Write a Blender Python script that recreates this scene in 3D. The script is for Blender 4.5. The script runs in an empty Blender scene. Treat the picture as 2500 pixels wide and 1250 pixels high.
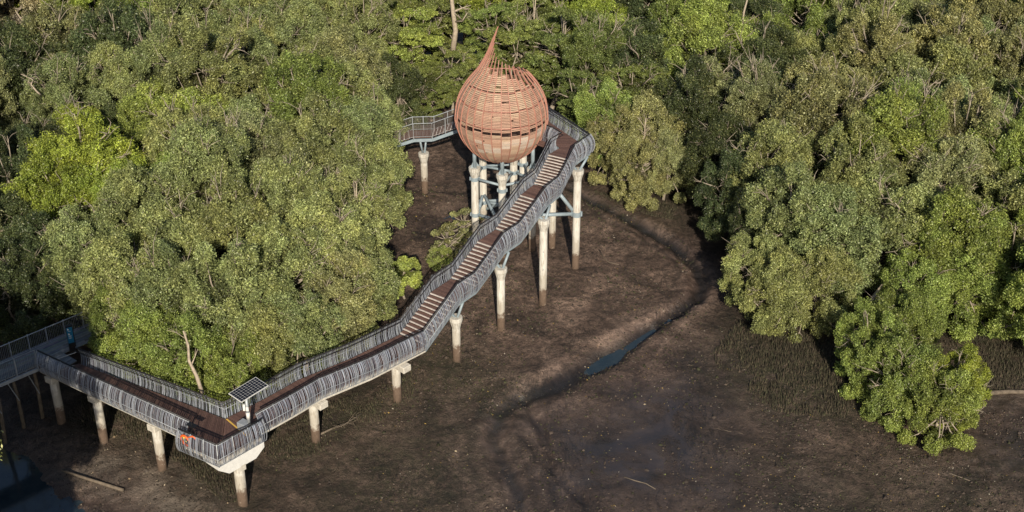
import bpy, math, random
import numpy as np
from mathutils import Vector, Matrix
rnd = random.Random(11)
rng = np.random.default_rng(5)
sc = bpy.context.scene
COL = sc.collection
PI = math.pi

# ------------------------------------------------------------ materials
def mat(name):
    m = bpy.data.materials.new(name); m.use_nodes = True
    nt = m.node_tree; nt.nodes.clear()
    out = nt.nodes.new('ShaderNodeOutputMaterial')
    return m, nt, out
def N(nt, t, **kw):
    n = nt.nodes.new(t)
    for k, v in kw.items():
        if k in n.inputs: n.inputs[k].default_value = v
        else: setattr(n, k, v)
    return n
def ramp(nt, fac, stops):
    r = nt.nodes.new('ShaderNodeValToRGB')
    e = r.color_ramp.elements
    while len(e) < len(stops): e.new(0.5)
    for i, (p, c) in enumerate(stops):
        e[i].position = p; e[i].color = (c[0], c[1], c[2], 1) if not isinstance(c, (int, float)) else (c, c, c, 1)
    nt.links.new(fac, r.inputs[0]); return r.outputs[0]
def mixc(nt, fac, a, b, mode='MIX'):
    m = nt.nodes.new('ShaderNodeMix'); m.data_type = 'RGBA'; m.blend_type = mode
    for s, v in ((m.inputs[0], fac), (m.inputs[6], a), (m.inputs[7], b)):
        if hasattr(v, 'links'): nt.links.new(v, s)
        else: s.default_value = v if isinstance(v, float) else (v[0], v[1], v[2], 1)
    return m.outputs[2]
def math_n(nt, op, a, b=None):
    m = nt.nodes.new('ShaderNodeMath'); m.operation = op
    for s, v in ((m.inputs[0], a), (m.inputs[1], b)):
        if v is None: continue
        if hasattr(v, 'links'): nt.links.new(v, s)
        else: s.default_value = v
    return m.outputs[0]
def noise(nt, scale, vec=None, detail=4, rough=.55, dist=0.0):
    n = N(nt, 'ShaderNodeTexNoise', Scale=scale, Detail=detail, Roughness=rough, Distortion=dist)
    if vec is not None: nt.links.new(vec, n.inputs['Vector'])
    return n.outputs['Fac']
def attr(nt, name):
    a = nt.nodes.new('ShaderNodeAttribute'); a.attribute_name = name; return a
def pos(nt): return nt.nodes.new('ShaderNodeNewGeometry').outputs['Position']
def finish(nt, out, color, rough=.6, metal=0., bump=None, bstr=.4, bdist=.02, spec=.5):
    b = nt.nodes.new('ShaderNodeBsdfPrincipled')
    for s, v in ((b.inputs['Base Color'], color), (b.inputs['Roughness'], rough), (b.inputs['Metallic'], metal), (b.inputs['Specular IOR Level'], spec)):
        if hasattr(v, 'links'): nt.links.new(v, s)
        else: s.default_value = v if isinstance(v, (int, float)) else (v[0], v[1], v[2], 1)
    if bump is not None:
        bn = N(nt, 'ShaderNodeBump', Strength=bstr, Distance=bdist); nt.links.new(bump, bn.inputs['Height'])
        nt.links.new(bn.outputs[0], b.inputs['Normal'])
    nt.links.new(b.outputs[0], out.inputs[0]); return b

def simple(name, c, rough=.6, metal=0., var=.25, scale=6., bump=.2):
    m, nt, out = mat(name)
    f = noise(nt, scale, pos(nt), 5, .65)
    col = ramp(nt, f, [(.3, tuple(x*(1-var) for x in c)), (.7, tuple(min(1, x*(1+var)) for x in c))])
    finish(nt, out, col, rough, metal, f, bump, .02); return m
def tinted(name, rough=.65, var=.3, scale=9., metal=0., stretch=(1, 1, 1), bump=.25):
    """colour comes from the face attribute 'col', weathered with noise"""
    m, nt, out = mat(name)
    mp = N(nt, 'ShaderNodeMapping'); mp.inputs['Scale'].default_value = stretch
    nt.links.new(pos(nt), mp.inputs[0])
    f = noise(nt, scale, mp.outputs[0], 5, .7)
    v = ramp(nt, f, [(.3, 1-var), (.72, 1+var*.6)])
    col = mixc(nt, 1.0, attr(nt, 'col').outputs['Color'], v, 'MULTIPLY')
    finish(nt, out, col, rough, metal, f, bump, .015); return m

M = {}
M['board'] = tinted('weathered_boards', .7, .28, 7.)
M['slat'] = tinted('weathered_timber_slats', .75, .22, 12.)
M['balus'] = tinted('galvanised_bars', .45, .18, 8., .35)
M['rib'] = simple('terracotta_painted_steel', (.43, .205, .155), .65, 0, .15, 3.)
M['hand'] = simple('dark_handrail', (.035, .032, .034), .5, .2, .25, 5.)
M['galv'] = simple('galvanised_steel', (.34, .37, .40), .5, .3, .2, 4.)
M['blue'] = simple('blue_grey_painted_steel', (.30, .37, .42), .5, .1, .15, 3.)
M['beam'] = simple('pale_beam', (.56, .53, .47), .75, 0, .25, 5.)
M['nosing'] = simple('pale_stair_nosing', (.58, .52, .48), .7, 0, .3, 5.)
M['white'] = simple('white_paint', (.75, .75, .73), .5, 0, .1, 5.)
M['yellow'] = simple('yellow_paint', (.75, .48, .10), .6, 0, .1, 5.)
M['orange'] = simple('orange_plastic', (.80, .13, .02), .45, 0, .1, 8.)
M['rope'] = simple('yellow_rope', (.75, .62, .12), .7, 0, .2, 12.)
M['grey'] = simple('grey_cabinet', (.33, .36, .40), .5, .1, .1, 5.)
M['cell'] = simple('solar_cells', (.012, .013, .022), .18, 0, .2, 3., 0)
M['black'] = simple('black_metal', (.012, .012, .014), .45, .1, .2, 5.)
M['signblue'] = simple('blue_sign_face', (.008, .14, .27), .4, 0, .06, 5., 0)
M['greyboard'] = tinted('grey_boards', .75, .25, 6.)

def concrete_mat():
    m, nt, out = mat('stained_concrete')
    p = pos(nt)
    sep = nt.nodes.new('ShaderNodeSeparateXYZ'); nt.links.new(p, sep.inputs[0])
    mp = N(nt, 'ShaderNodeMapping'); mp.inputs['Scale'].default_value = (6, 6, .7); nt.links.new(p, mp.inputs[0])
    st = noise(nt, 1.6, mp.outputs[0], 5, .65)
    base = ramp(nt, st, [(.32, (.34, .30, .25)), (.5, (.57, .55, .50)), (.75, (.68, .66, .61))])
    n2 = noise(nt, 3.2, p, 7, .75)
    h = math_n(nt, 'ADD', sep.outputs[2], math_n(nt, 'MULTIPLY', math_n(nt, 'SUBTRACT', n2, .5), 2.4))
    mud = ramp(nt, n2, [(.3, (.095, .065, .045)), (.6, (.16, .11, .08)), (.68, (.38, .33, .27))])
    h1 = math_n(nt, 'SUBTRACT', 1.45, h)
    k = ramp(nt, h1, [(0.0, 0.), (.35, 1.)])
    mid = ramp(nt, math_n(nt, 'SUBTRACT', 2.7, h), [(0., 0.), (.6, .55)])
    c = mixc(nt, mid, base, (.30, .26, .20))
    c = mixc(nt, k, c, mud)
    finish(nt, out, c, .85, 0, n2, .5, .03)
    return m
M['conc'] = concrete_mat()

def leaf_mat():
    m, nt, out = mat('mangrove_leaves')
    oi = nt.nodes.new('ShaderNodeObjectInfo')
    v = attr(nt, 'var').outputs['Fac']
    br = ramp(nt, v, [(0., .22), (.3, .52), (.62, 1.12), (.9, 1.9), (1., 2.8)])  # random leaf tones, bright end stretched to paint in sunlit highlights
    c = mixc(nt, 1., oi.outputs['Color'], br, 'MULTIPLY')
    big = noise(nt, .55, pos(nt), 3, .6)
    c = mixc(nt, ramp(nt, big, [(.42, 0.), (.66, .6)]), c, mixc(nt, 1., c, (1.22, 1.08, .9), 'MULTIPLY'))
    yel = ramp(nt, v, [(.955, 0.), (.965, .6)])
    c = mixc(nt, yel, c, (.30, .27, .12))
    b = nt.nodes.new('ShaderNodeBsdfPrincipled'); nt.links.new(c, b.inputs['Base Color'])
    b.inputs['Roughness'].default_value = .42; b.inputs['Specular IOR Level'].default_value = .45
    t = nt.nodes.new('ShaderNodeBsdfTranslucent')
    nt.links.new(mixc(nt, 1., c, (1.3, 1.35, .5), 'MULTIPLY'), t.inputs[0])
    mx = nt.nodes.new('ShaderNodeMixShader'); mx.inputs[0].default_value = .22
    nt.links.new(b.outputs[0], mx.inputs[1]); nt.links.new(t.outputs[0], mx.inputs[2])
    nt.links.new(mx.outputs[0], out.inputs[0]); return m
M['leaf'] = leaf_mat()
M['bark'] = simple('pale_bark', (.34, .29, .23), .85, 0, .4, 5., .5)
M['deadwood'] = simple('bleached_dead_wood', (.42, .35, .27), .85, 0, .3, 4., .5)
M['mudwood'] = simple('muddy_wood', (.15, .12, .09), .85, 0, .4, 4., .5)

def mud_mat():
    m, nt, out = mat('tidal_mud')
    p = pos(nt)
    wet = attr(nt, 'wet').outputs['Fac']; alg = attr(nt, 'algae').outputs['Fac']; dry = attr(nt, 'dry').outputs['Fac']
    n1 = noise(nt, .35, p, 6, .62, .6); n2 = noise(nt, 2.6, p, 8, .72, .4); n3 = noise(nt, 14., p, 5, .7)
    base = ramp(nt, n1, [(.34, (.045, .031, .024)), (.48, (.106, .070, .053)), (.64, (.205, .142, .108))])
    mp = N(nt, 'ShaderNodeMapping'); mp.inputs['Scale'].default_value = (1, .35, 1); mp.inputs['Rotation'].default_value = (0, 0, -.6)
    nt.links.new(p, mp.inputs[0])
    n4 = noise(nt, 1.1, mp.outputs[0], 9, .68, 1.8)
    lines = ramp(nt, n4, [(.455, 1.), (.49, .32), (.50, .32), (.535, 1.)])
    lm = ramp(nt, noise(nt, .22, p, 3, .5), [(.45, 0.), (.6, 1.)])
    base = mixc(nt, lm, base, mixc(nt, 1., base, lines, 'MULTIPLY'))
    det = ramp(nt, n2, [(.32, .35), (.5, 1.), (.7, 1.75)])
    det = mixc(nt, math_n(nt, 'MULTIPLY', wet, .75), det, (.95, .95, .95))
    c = mixc(nt, 1., base, det, 'MULTIPLY')
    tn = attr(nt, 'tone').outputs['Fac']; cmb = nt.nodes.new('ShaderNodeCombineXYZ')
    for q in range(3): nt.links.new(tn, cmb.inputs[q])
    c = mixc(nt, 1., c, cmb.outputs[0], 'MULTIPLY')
    c = mixc(nt, math_n(nt, 'MULTIPLY', math_n(nt, 'SUBTRACT', 1., wet), ramp(nt, n3, [(.40, .65), (.52, 0.)])), c, (.02, .016, .012))
    am = math_n(nt, 'MULTIPLY', alg, ramp(nt, noise(nt, 1.5, p, 6, .75), [(.38, .15), (.58, .85)]))
    c = mixc(nt, am, c, (.042, .044, .018))
    c = mixc(nt, math_n(nt, 'MULTIPLY', dry, .8), c, mixc(nt, n2, (.15, .12, .095), (.36, .30, .24)))
    wm = math_n(nt, 'MULTIPLY', wet, ramp(nt, noise(nt, .3, p, 5, .6, 1.), [(.35, .55), (.6, 1.)]))
    c = mixc(nt, math_n(nt, 'MULTIPLY', wm, .85), c, mixc(nt, .72, mixc(nt, 1., c, (.9, .95, 1.1), 'MULTIPLY'), (.044, .044, .050)))  # wet darkening, plus sky sheen painted in as blue-grey
    film = ramp(nt, math_n(nt, 'ADD', wm, math_n(nt, 'MULTIPLY', n2, .35)), [(.2, .66), (.6, .34), (1., .2)])
    hb = math_n(nt, 'ADD', math_n(nt, 'MULTIPLY', n2, 1.0), math_n(nt, 'MULTIPLY', n3, .35))
    b = finish(nt, out, c, film, 0, hb, 1.0, .30, .5)
    bs = math_n(nt, 'SUBTRACT', 1., math_n(nt, 'MULTIPLY', wm, .93))
    bump = [n for n in nt.nodes if n.type == 'BUMP'][0]
    nt.links.new(bs, bump.inputs['Strength'])
    return m
M['mud'] = mud_mat()
def water_mat():
    m, nt, out = mat('shallow_water')
    p = pos(nt)
    n1 = noise(nt, 1.2, p, 4, .6); n2 = noise(nt, 5., p, 3, .5)
    c = ramp(nt, n1, [(.35, (.020, .034, .044)), (.65, (.034, .048, .056))])
    finish(nt, out, c, .07, 0, n2, .12, .02, .8); return m
M['water'] = water_mat()
M['darkwater'] = simple('brown_water', (.024, .023, .022), .10, 0, .2, 2., .1)
M['spike'] = tinted('mud_coated_roots', .85, .3, 10.)
M['flake'] = tinted('fallen_leaves_and_shells', .7, .2, 10.)

# ------------------------------------------------------------ mesh helpers
class MB:
    def __init__(s): s.v = []; s.f = []; s.c = []
    def add(s, vs, fs, col=(.5, .5, .5)):
        o = len(s.v); s.v += [tuple(v) for v in vs]
        s.f += [tuple(i + o for i in f) for f in fs]; s.c += [col]*len(fs)
    def box(s, c, ax, ay, az, col=(.5, .5, .5)):
        """box with half-axis vectors"""
        c = Vector(c); ax = Vector(ax); ay = Vector(ay); az = Vector(az)
        vs = [c + i*ax + j*ay + k*az for k in (-1, 1) for j in (-1, 1) for i in (-1, 1)]
        s.add(vs, [(0, 2, 3, 1), (4, 5, 7, 6), (0, 1, 5, 4), (2, 6, 7, 3), (0, 4, 6, 2), (1, 3, 7, 5)], col)
    def bar(s, a, b, w, h, up=(0, 0, 1), col=(.5, .5, .5)):
        a = Vector(a); b = Vector(b); d = (b-a); L = d.length
        if L < 1e-5: return
        d /= L; up = Vector(up); sx = d.cross(up)
        if sx.length < 1e-4: sx = d.cross(Vector((1, 0, 0)))
        sx.normalize(); uz = sx.cross(d).normalized()
        s.box((a+b)/2, d*L/2, sx*w/2, uz*h/2, col)
    def tube(s, pts, rad, n=8, cap=True, col=(.5, .5, .5)):
        pts = [Vector(p) for p in pts]
        if not hasattr(rad, '__len__'): rad = [rad]*len(pts)
        o = len(s.v); k = len(pts); ref = None
        for i, p in enumerate(pts):
            d = (pts[min(i+1, k-1)] - pts[max(i-1, 0)])
            d = d.normalized() if d.length > 1e-7 else Vector((0, 0, 1))
            if ref is None: ref = d.orthogonal().normalized()
            x = (ref - d*ref.dot(d))
            x = x.normalized() if x.length > 1e-4 else d.orthogonal().normalized()
            ref = x; y = d.cross(x)
            for j in range(n):
                a = 2*PI*j/n; s.v.append(tuple(p + (x*math.cos(a) + y*math.sin(a))*rad[i]))
        for i in range(k-1):
            for j in range(n):
                s.f.append((o+i*n+j, o+i*n+(j+1) % n, o+(i+1)*n+(j+1) % n, o+(i+1)*n+j)); s.c.append(col)
        if cap:
            s.f.append(tuple(o+j for j in reversed(range(n)))); s.c.append(col)
            s.f.append(tuple(o+(k-1)*n+j for j in range(n))); s.c.append(col)
    def lathe(s, c, prof, n=16, col=(.5, .5, .5)):
        s.tube_z(c, prof, n, col)
    def tube_z(s, c, prof, n=16, col=(.5, .5, .5)):
        o = len(s.v); k = len(prof)
        for r, z in prof:
            for j in range(n):
                a = 2*PI*j/n; s.v.append((c[0]+r*math.cos(a), c[1]+r*math.sin(a), c[2]+z))
        for i in range(k-1):
            for j in range(n):
                s.f.append((o+i*n+j, o+i*n+(j+1) % n, o+(i+1)*n+(j+1) % n, o+(i+1)*n+j)); s.c.append(col)
        s.f.append(tuple(o+j for j in reversed(range(n)))); s.c.append(col)
        s.f.append(tuple(o+(k-1)*n+j for j in range(n))); s.c.append(col)
    def prism(s, poly, z0, z1, col=(.5, .5, .5)):
        n = len(poly)
        vs = [(x, y, z0) for x, y in poly] + [(x, y, z1) for x, y in poly]
        s.add(vs, [tuple(reversed(range(n))), tuple(range(n, 2*n))] + [(i, (i+1) % n, n+(i+1) % n, n+i) for i in range(n)], col)
    def build(s, name, material, parent=None, smooth=False):
        me = bpy.data.meshes.new(name); me.from_pydata(s.v, [], s.f); me.update()
        a = me.attributes.new('col', 'FLOAT_COLOR', 'CORNER')
        arr = np.empty((len(me.loops), 4), np.float32); arr[:, 3] = 1; k = 0
        cc = np.array(s.c, np.float32).reshape(-1, 3); cnt = np.array([len(f) for f in s.f])
        arr[:, :3] = np.repeat(cc, cnt, axis=0)
        a.data.foreach_set('color', arr.ravel())
        me.materials.append(material)
        if smooth: me.polygons.foreach_set('use_smooth', [True]*len(me.polygons))
        o = bpy.data.objects.new(name, me); COL.objects.link(o)
        if parent is not None:
            o.parent = parent; o.matrix_parent_inverse = Matrix.Translation(parent.location).inverted() if parent.type == 'EMPTY' else Matrix.Identity(4)
        return o
def tag(o, label, cat, group=None, kind=None):
    if label: o['label'] = label
    if cat: o['category'] = cat
    if group: o['group'] = group
    if kind: o['kind'] = kind
    return o
def thing(name, loc, label, cat, group=None):
    o = bpy.data.objects.new(name, None); COL.objects.link(o); o.location = loc; o.empty_display_size = .3
    return tag(o, label, cat, group)
def np_mesh(name, V, F, material, faceattr=None, facecol=None, smooth=False):
    """V (n,3), F (m,k) equal-size polygons"""
    me = bpy.data.meshes.new(name); m, k = F.shape
    me.vertices.add(len(V)); me.vertices.foreach_set('co', V.astype(np.float32).ravel())
    me.loops.add(m*k); me.loops.foreach_set('vertex_index', F.astype(np.int32).ravel())
    me.polygons.add(m); me.polygons.foreach_set('loop_start', np.arange(0, m*k, k, dtype=np.int32))
    me.update(calc_edges=True)
    if faceattr is not None:
        a = me.attributes.new('var', 'FLOAT', 'FACE'); a.data.foreach_set('value', faceattr.astype(np.float32))
    if facecol is not None:
        a = me.attributes.new('col', 'FLOAT_COLOR', 'CORNER')
        c = np.ones((m, k, 4), np.float32); c[:, :, :3] = facecol[:, None, :]
        a.data.foreach_set('color', c.ravel())
    if smooth: me.polygons.foreach_set('use_smooth', np.ones(m, bool))
    me.materials.append(material); return me

# ------------------------------------------------------------ numpy noise
_lat = rng.random((256, 256))
def vnoise(x, y, s):
    x = x*s + 57.3; y = y*s + 91.7
    xi = np.floor(x).astype(int); yi = np.floor(y).astype(int); fx = x-xi; fy = y-yi
    fx = fx*fx*(3-2*fx); fy = fy*fy*(3-2*fy)
    g = lambda a, b: _lat[a % 256, b % 256]
    return (g(xi, yi)*(1-fx)+g(xi+1, yi)*fx)*(1-fy) + (g(xi, yi+1)*(1-fx)+g(xi+1, yi+1)*fx)*fy
def fbm(x, y, s, o=4):
    r = 0; a = 1; t = 0
    for i in range(o): r = r + a*vnoise(x+i*13.1, y-i*7.7, s*2**i); t += a; a *= .5
    return r/t - .5
def dist_line(x, y, pts):
    d = np.full(np.shape(x), 1e9); tt = np.zeros(np.shape(x)); n = len(pts)-1
    for i in range(n):
        ax, ay = pts[i]; bx, by = pts[i+1]; vx = bx-ax; vy = by-ay
        t = np.clip(((x-ax)*vx+(y-ay)*vy)/(vx*vx+vy*vy), 0, 1)
        q = np.hypot(x-ax-t*vx, y-ay-t*vy); m = q < d
        d = np.where(m, q, d); tt = np.where(m, (i+t)/n, tt)
    return d, tt
def in_poly(x, y, poly):
    c = np.zeros(np.shape(x), bool); n = len(poly)
    for i in range(n):
        ax, ay = poly[i]; bx, by = poly[(i+1) % n]
        if ay == by: continue
        c ^= ((ay > y) != (by > y)) & (x < (bx-ax)*(y-ay)/(by-ay)+ax)
    return c
def soft_poly(x, y, poly, w):
    d, _ = dist_line(x, y, poly + [poly[0]])
    s = np.where(in_poly(x, y, poly), d, -d)
    return np.clip(s/w*.5+.5, 0, 1)
TREES = [(-30.58,74.45,4.2,2.9,1,5,29), (-23.53,70.31,4.2,2.15,1,3,267), (-21.51,68.45,4.2,2.5,0,3,181), (-23.88,72.82,5.2,3.1,2,0,125),
 (-18.51,66.62,4.0,2.5,1,3,81), (-16.38,66.62,4.0,2.2,4,3,253), (-14.74,68.45,4.2,2.5,0,0,207), (-12.69,69.47,4.4,2.6,2,0,130),
 (-10.79,72.21,4.4,2.7,1,1,176), (-9.77,74.78,4.6,2.7,0,0,63), (-20.48,71.23,5.6,3.2,2,0,122), (-16.86,70.31,5.6,3.2,1,0,43),
 (-14.09,73.13,5.6,3.2,0,0,77), (-11.79,77.34,5.8,3.2,2,0,132), (-10.49,81.14,5.2,2.9,1,0,299), (-9.98,87.72,5.2,2.7,0,0,102),
 (-11.85,93.61,5.6,3.0,4,0,64), (-10.12,96.32,5.0,2.2,1,0,170), (-29.49,86.74,6.5,3.7,5,2,295), (-30.82,83.5,5.8,3.2,5,2,239),
 (-32.49,94.45,5.2,2.6,5,2,78), (-35.18,92.08,5.0,2.7,0,5,328), (-30.57,98.46,4.0,2.2,0,5,176), (-34.78,86.85,5.0,3.0,1,5,272),
 (-32.7,81.66,4.6,2.8,0,5,200), (-30.08,77.5,4.8,2.8,2,5,117), (-27.46,76.81,5.2,3.0,0,0,172), (-9.58,107.4,3.4,2.5,1,5,187),
 (-7.31,109.59,3.2,2.2,3,4,187), (-4.93,111.33,3.6,2.4,3,4,3), (-7.52,80.76,2.0,1.45,6,3,359), (-4.64,85.86,1.6,1.7,7,1,43),
 (-3.54,88.03,1.9,1.5,7,1,31), (-5.04,84.87,1.0,0.9,6,4,354), (5.56,102.48,5.0,2.5,3,4,114), (7.37,99.77,4.8,2.5,0,3,163),
 (7.9,97.4,3.8,2.3,1,1,122), (10.73,97.61,4.4,2.8,2,1,149), (9.58,94.35,3.2,2.3,0,1,69), (11.92,94.65,3.4,2.2,0,1,222),
 (9.73,103.66,5.2,2.8,3,4,142), (13.8,97.47,5.5,3.0,1,5,126), (15.64,92.08,5.0,2.9,0,5,10), (15.73,88.01,4.4,2.6,2,5,252),
 (16.58,83.67,3.8,2.0,1,5,163), (15.68,100.21,6,3.2,3,1,241), (16.27,79.43,3.2,2.3,0,0,262), (18.1,87.42,6.0,3.2,2,0,218),
 (18.81,81.14,5.2,3.2,1,0,36), (17.22,76.81,2.9,2.5,2,0,154), (19.56,76.65,3.0,2.6,0,0,279), (20.84,79.12,5.4,3.2,2,0,67),
 (23.2,84.31,6,3.4,1,0,287), (25.39,80.41,5.6,3.3,0,0,97), (25.97,76.9,3.0,2.7,1,3,163), (28.43,78.58,5.4,3.4,2,3,142),
 (29.5,77.25,3.1,2.8,0,3,148), (32.29,77.97,3.6,3.2,1,3,256), (34.46,80.78,5.4,3.3,0,0,185), (21.57,69.95,2.6,2.1,1,3,192),
 (22.93,67.38,2.6,2.3,2,3,185), (24.84,65.35,2.3,2.4,0,3,105), (24.0,72.06,3.0,2.3,0,3,247), (25.89,66.76,2.6,1.9,1,2,129),
 (33.58,73.15,5,3,2,3,1), (-41.13,128.78,5.8,2.93,1,6,42), (-27.38,107.14,4.2,3.71,1,1,93), (-23.41,89.93,6.4,3.04,0,0,330),
 (29.51,84.45,6.4,3.21,0,1,287), (-38.42,80.7,4.2,3.26,0,1,51), (21.31,112.46,5.2,2.78,2,3,352), (-25.41,122.44,7.6,3.44,1,1,280),
 (-46.43,95.05,4.2,3.78,2,5,156), (-30.38,131.55,7.6,3.52,1,1,328), (-35.99,105.11,4.2,3.14,2,1,201), (43.83,133.8,5.2,3.21,1,3,236),
 (-36.14,133.83,5.8,3.63,2,0,28), (-13.06,133.11,6.4,3.19,3,4,54), (-36.2,126.03,5.2,2.74,1,6,351), (9.41,133.32,4.2,3.29,0,4,335),
 (53.83,126.78,5.8,3.49,1,1,327), (43.13,108.26,5.2,3.49,2,1,116), (-53.62,131.73,5.2,3.53,0,1,188), (-49.43,105.92,6.4,3.75,1,5,333),
 (7.29,125.27,7.6,3.1,0,4,171), (38.53,99.66,4.2,2.8,1,0,351), (41.38,84.4,6.4,2.81,1,0,273), (-9.51,123.76,5.2,3.46,3,3,64),
 (40.67,102.92,6.4,3.44,2,1,172), (39.03,88.08,6.4,2.8,0,3,300), (-51.27,120.25,5.2,3.39,1,1,50), (-21.54,106.7,5.2,3.1,1,0,98),
 (3.45,116.33,4.2,2.89,3,4,330), (37.48,131.73,6.4,3.51,2,0,304), (35.31,106.49,6.4,3.76,1,1,195), (-6.93,119.81,5.8,3.23,3,4,359),
 (-6.02,131.48,7.6,3.66,5,2,42), (30.68,100.77,5.2,3.6,0,0,196), (15.8,107.47,6.4,3.84,0,3,38), (8.63,111.95,5.2,3.3,0,3,257),
 (-47.8,124.98,7.6,3.52,1,1,66), (-16.3,92.46,4.2,3.06,2,0,111), (-47.15,100.18,7.6,3.78,1,5,240), (-20.62,128.99,7.6,3.59,1,1,22),
 (11.37,119.76,5.8,3.67,1,5,300), (-25.58,96.28,5.2,3.56,0,3,102), (40.55,127.41,7.6,3.87,0,3,297), (47.04,98.67,7.6,3.03,0,0,220),
 (-36.11,115.17,6.4,3.46,5,2,83), (-42.11,112.64,4.2,3.27,0,5,17), (-13.02,116.02,7.6,2.8,1,0,323), (-13.96,105.84,5.2,3.44,2,1,116),
 (28.95,129.28,6.4,3.62,0,0,201), (35.56,116.43,5.2,3.02,2,1,141), (49.5,133.01,4.2,3.85,0,0,209), (24.2,122.7,5.2,3.17,0,3,71),
 (-20.42,83.36,7.6,3.51,0,0,160), (-16.75,100.56,5.2,3.9,0,0,37), (-29.25,111.68,6.4,3.83,2,0,93), (28.51,94.22,6.4,2.95,2,3,226),
 (-48.77,110.63,5.2,3.42,2,5,116), (14.29,114.17,5.2,3.66,1,3,59), (-22.24,110.65,5.8,3.01,2,0,258), (-23.75,100.71,7.6,3.74,1,0,353),
 (-54.8,125.58,5.2,3.36,0,1,113), (20.54,116.74,5.2,3.05,0,5,294), (-10.88,127.73,5.2,3.68,0,4,228), (60.89,133.9,5.8,3.32,0,0,287),
 (13.37,131.38,7.6,3.25,1,3,118), (19.09,130.3,4.2,3.11,2,5,87), (-17.49,77.44,6.4,3.36,2,0,133), (-14.21,84.25,4.2,3.66,2,1,151),
 (-1.79,132.94,7.6,3.73,3,4,55), (16.44,117.83,5.8,3.81,2,3,115), (23.93,97.61,6.4,3.62,2,1,180), (23.14,132.26,6.4,3.81,0,1,30),
 (34.79,87.04,6.4,3.01,0,3,198), (45.66,122.37,4.2,3.5,1,3,345), (-43.74,123.46,5.2,3.85,5,2,336), (-53.03,116.29,4.2,3.44,2,6,358),
 (-17.99,112.25,5.2,3.46,0,0,8), (4.74,128.64,5.8,3.84,3,4,138), (-33.51,111.65,5.8,3.64,2,1,300), (44.45,115.0,5.8,3.84,2,3,276),
 (35.74,123.16,5.2,3.84,0,3,12), (-47.8,114.76,7.6,3.26,0,6,117), (1.97,121.07,4.2,3.67,3,4,182), (-31.68,115.59,6.4,3.19,0,3,244),
 (51.77,112.28,7.6,3.79,2,0,358), (-18.21,123.01,5.2,3.43,0,0,255), (22.49,91.45,7.6,3.85,0,1,78), (30.28,121.7,5.2,3.56,0,0,244),
 (-27.42,128.48,5.8,2.89,2,1,18), (23.46,126.81,4.2,2.75,2,5,84), (-8.83,114.45,5.2,3.43,3,3,308), (4.48,111.48,5.2,3.82,3,4,331),
 (16.79,123.62,5.2,2.76,1,3,1), (-26.61,82.91,5.8,2.77,5,2,52), (29.56,108.61,7.6,3.23,2,0,94), (44.86,126.59,6.4,3.88,1,1,183),
 (-41.36,89.84,6.4,3.54,2,5,19), (18.56,95.73,7.6,2.73,2,1,50), (50.1,103.0,7.6,3.57,2,1,341), (32.02,90.17,6.4,3.28,1,1,256),
 (52.23,119.87,5.8,2.94,0,0,257), (-1.41,123.56,6.4,3.33,5,2,100), (-1.47,117.21,5.2,2.96,3,3,174), (26.44,118.21,5.8,3.83,2,3,268),
 (27.04,88.35,7.6,3.73,0,3,137), (32.14,96.55,5.2,3.78,0,0,136), (-19.98,116.62,5.2,3.2,2,0,225), (56.38,122.9,7.6,3.57,0,3,43),
 (-41.14,85.45,5.2,3.38,2,5,157), (43.03,94.07,6.4,3.11,0,0,314), (-27.36,102.57,7.6,2.76,2,0,117), (41.25,112.57,5.8,3.82,1,1,326),
 (-32.07,103.01,5.8,2.91,0,0,10), (20.1,103.96,6.4,3.51,0,5,22), (-24.84,114.95,4.2,3.41,1,0,127), (24.58,106.95,5.2,3.66,0,0,308),
 (-59.19,129.93,7.6,3.0,0,1,176), (-48.2,132.78,6.4,2.9,0,6,96), (-34.94,120.24,6.4,3.13,2,6,327), (42.25,118.93,4.2,3.26,1,1,43),
 (-44.93,119.52,6.4,3.82,0,6,59), (-15.21,80.31,6.4,3.24,2,0,219), (31.05,133.91,6.4,3.27,1,3,224), (35.75,111.5,5.8,3.2,2,1,243),
 (0.18,128.46,7.6,3.16,0,3,49), (54.35,132.05,5.8,3.3,2,1,357), (37.67,84.2,5.8,3.57,0,3,40), (-42.99,133.95,5.8,3.33,0,6,286),
 (45.09,102.47,4.2,2.89,2,0,127), (-21.47,76.82,5.8,3.14,0,0,268), (-41.78,100.78,5.8,2.92,1,1,175), (-42.56,95.79,5.8,3.22,0,1,328),
 (-23.41,85.74,4.2,3.48,0,3,35), (34.43,127.29,5.2,3.68,0,0,324), (25.42,110.86,4.2,2.77,1,3,212), (11.56,124.69,5.2,3.62,1,5,130),
 (39.13,92.42,7.6,2.87,2,3,149), (-15.81,127.24,5.2,3.06,1,1,189), (48.23,109.61,4.2,3.29,0,0,10), (34.41,102.66,5.2,3.89,2,0,162),
 (-31.41,126.84,5.2,3.51,0,3,23), (-19.81,96.25,4.2,3.42,2,0,145), (-13.67,121.72,5.2,3.61,2,0,58), (11.12,107.94,5.2,3.6,0,5,79),
 (-24.05,80.01,5.8,3.2,0,0,77), (-23.21,133.02,4.2,2.79,1,0,194), (31.12,117.38,7.6,3.68,0,0,137), (48.49,115.17,5.8,3.61,1,0,112),
 (-39.3,120.06,7.6,2.94,5,2,17), (-35.65,77.43,5.8,3.7,2,1,331), (34.84,92.71,5.8,3.09,2,0,274), (-43.55,107.67,5.8,3.32,1,5,351),
 (58.74,128.08,5.2,3.33,1,0,51), (-18.74,89.42,6.4,3.15,0,1,209), (-45.21,89.97,6.4,2.86,1,1,0), (-4.58,127.2,5.2,3.23,3,4,53),
 (7.26,117.96,5.2,3.21,5,2,309), (-30.78,120.3,5.8,3.87,0,0,327), (-37.73,109.56,6.4,3.8,2,1,255), (27.46,125.32,5.8,3.0,0,3,347),
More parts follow.
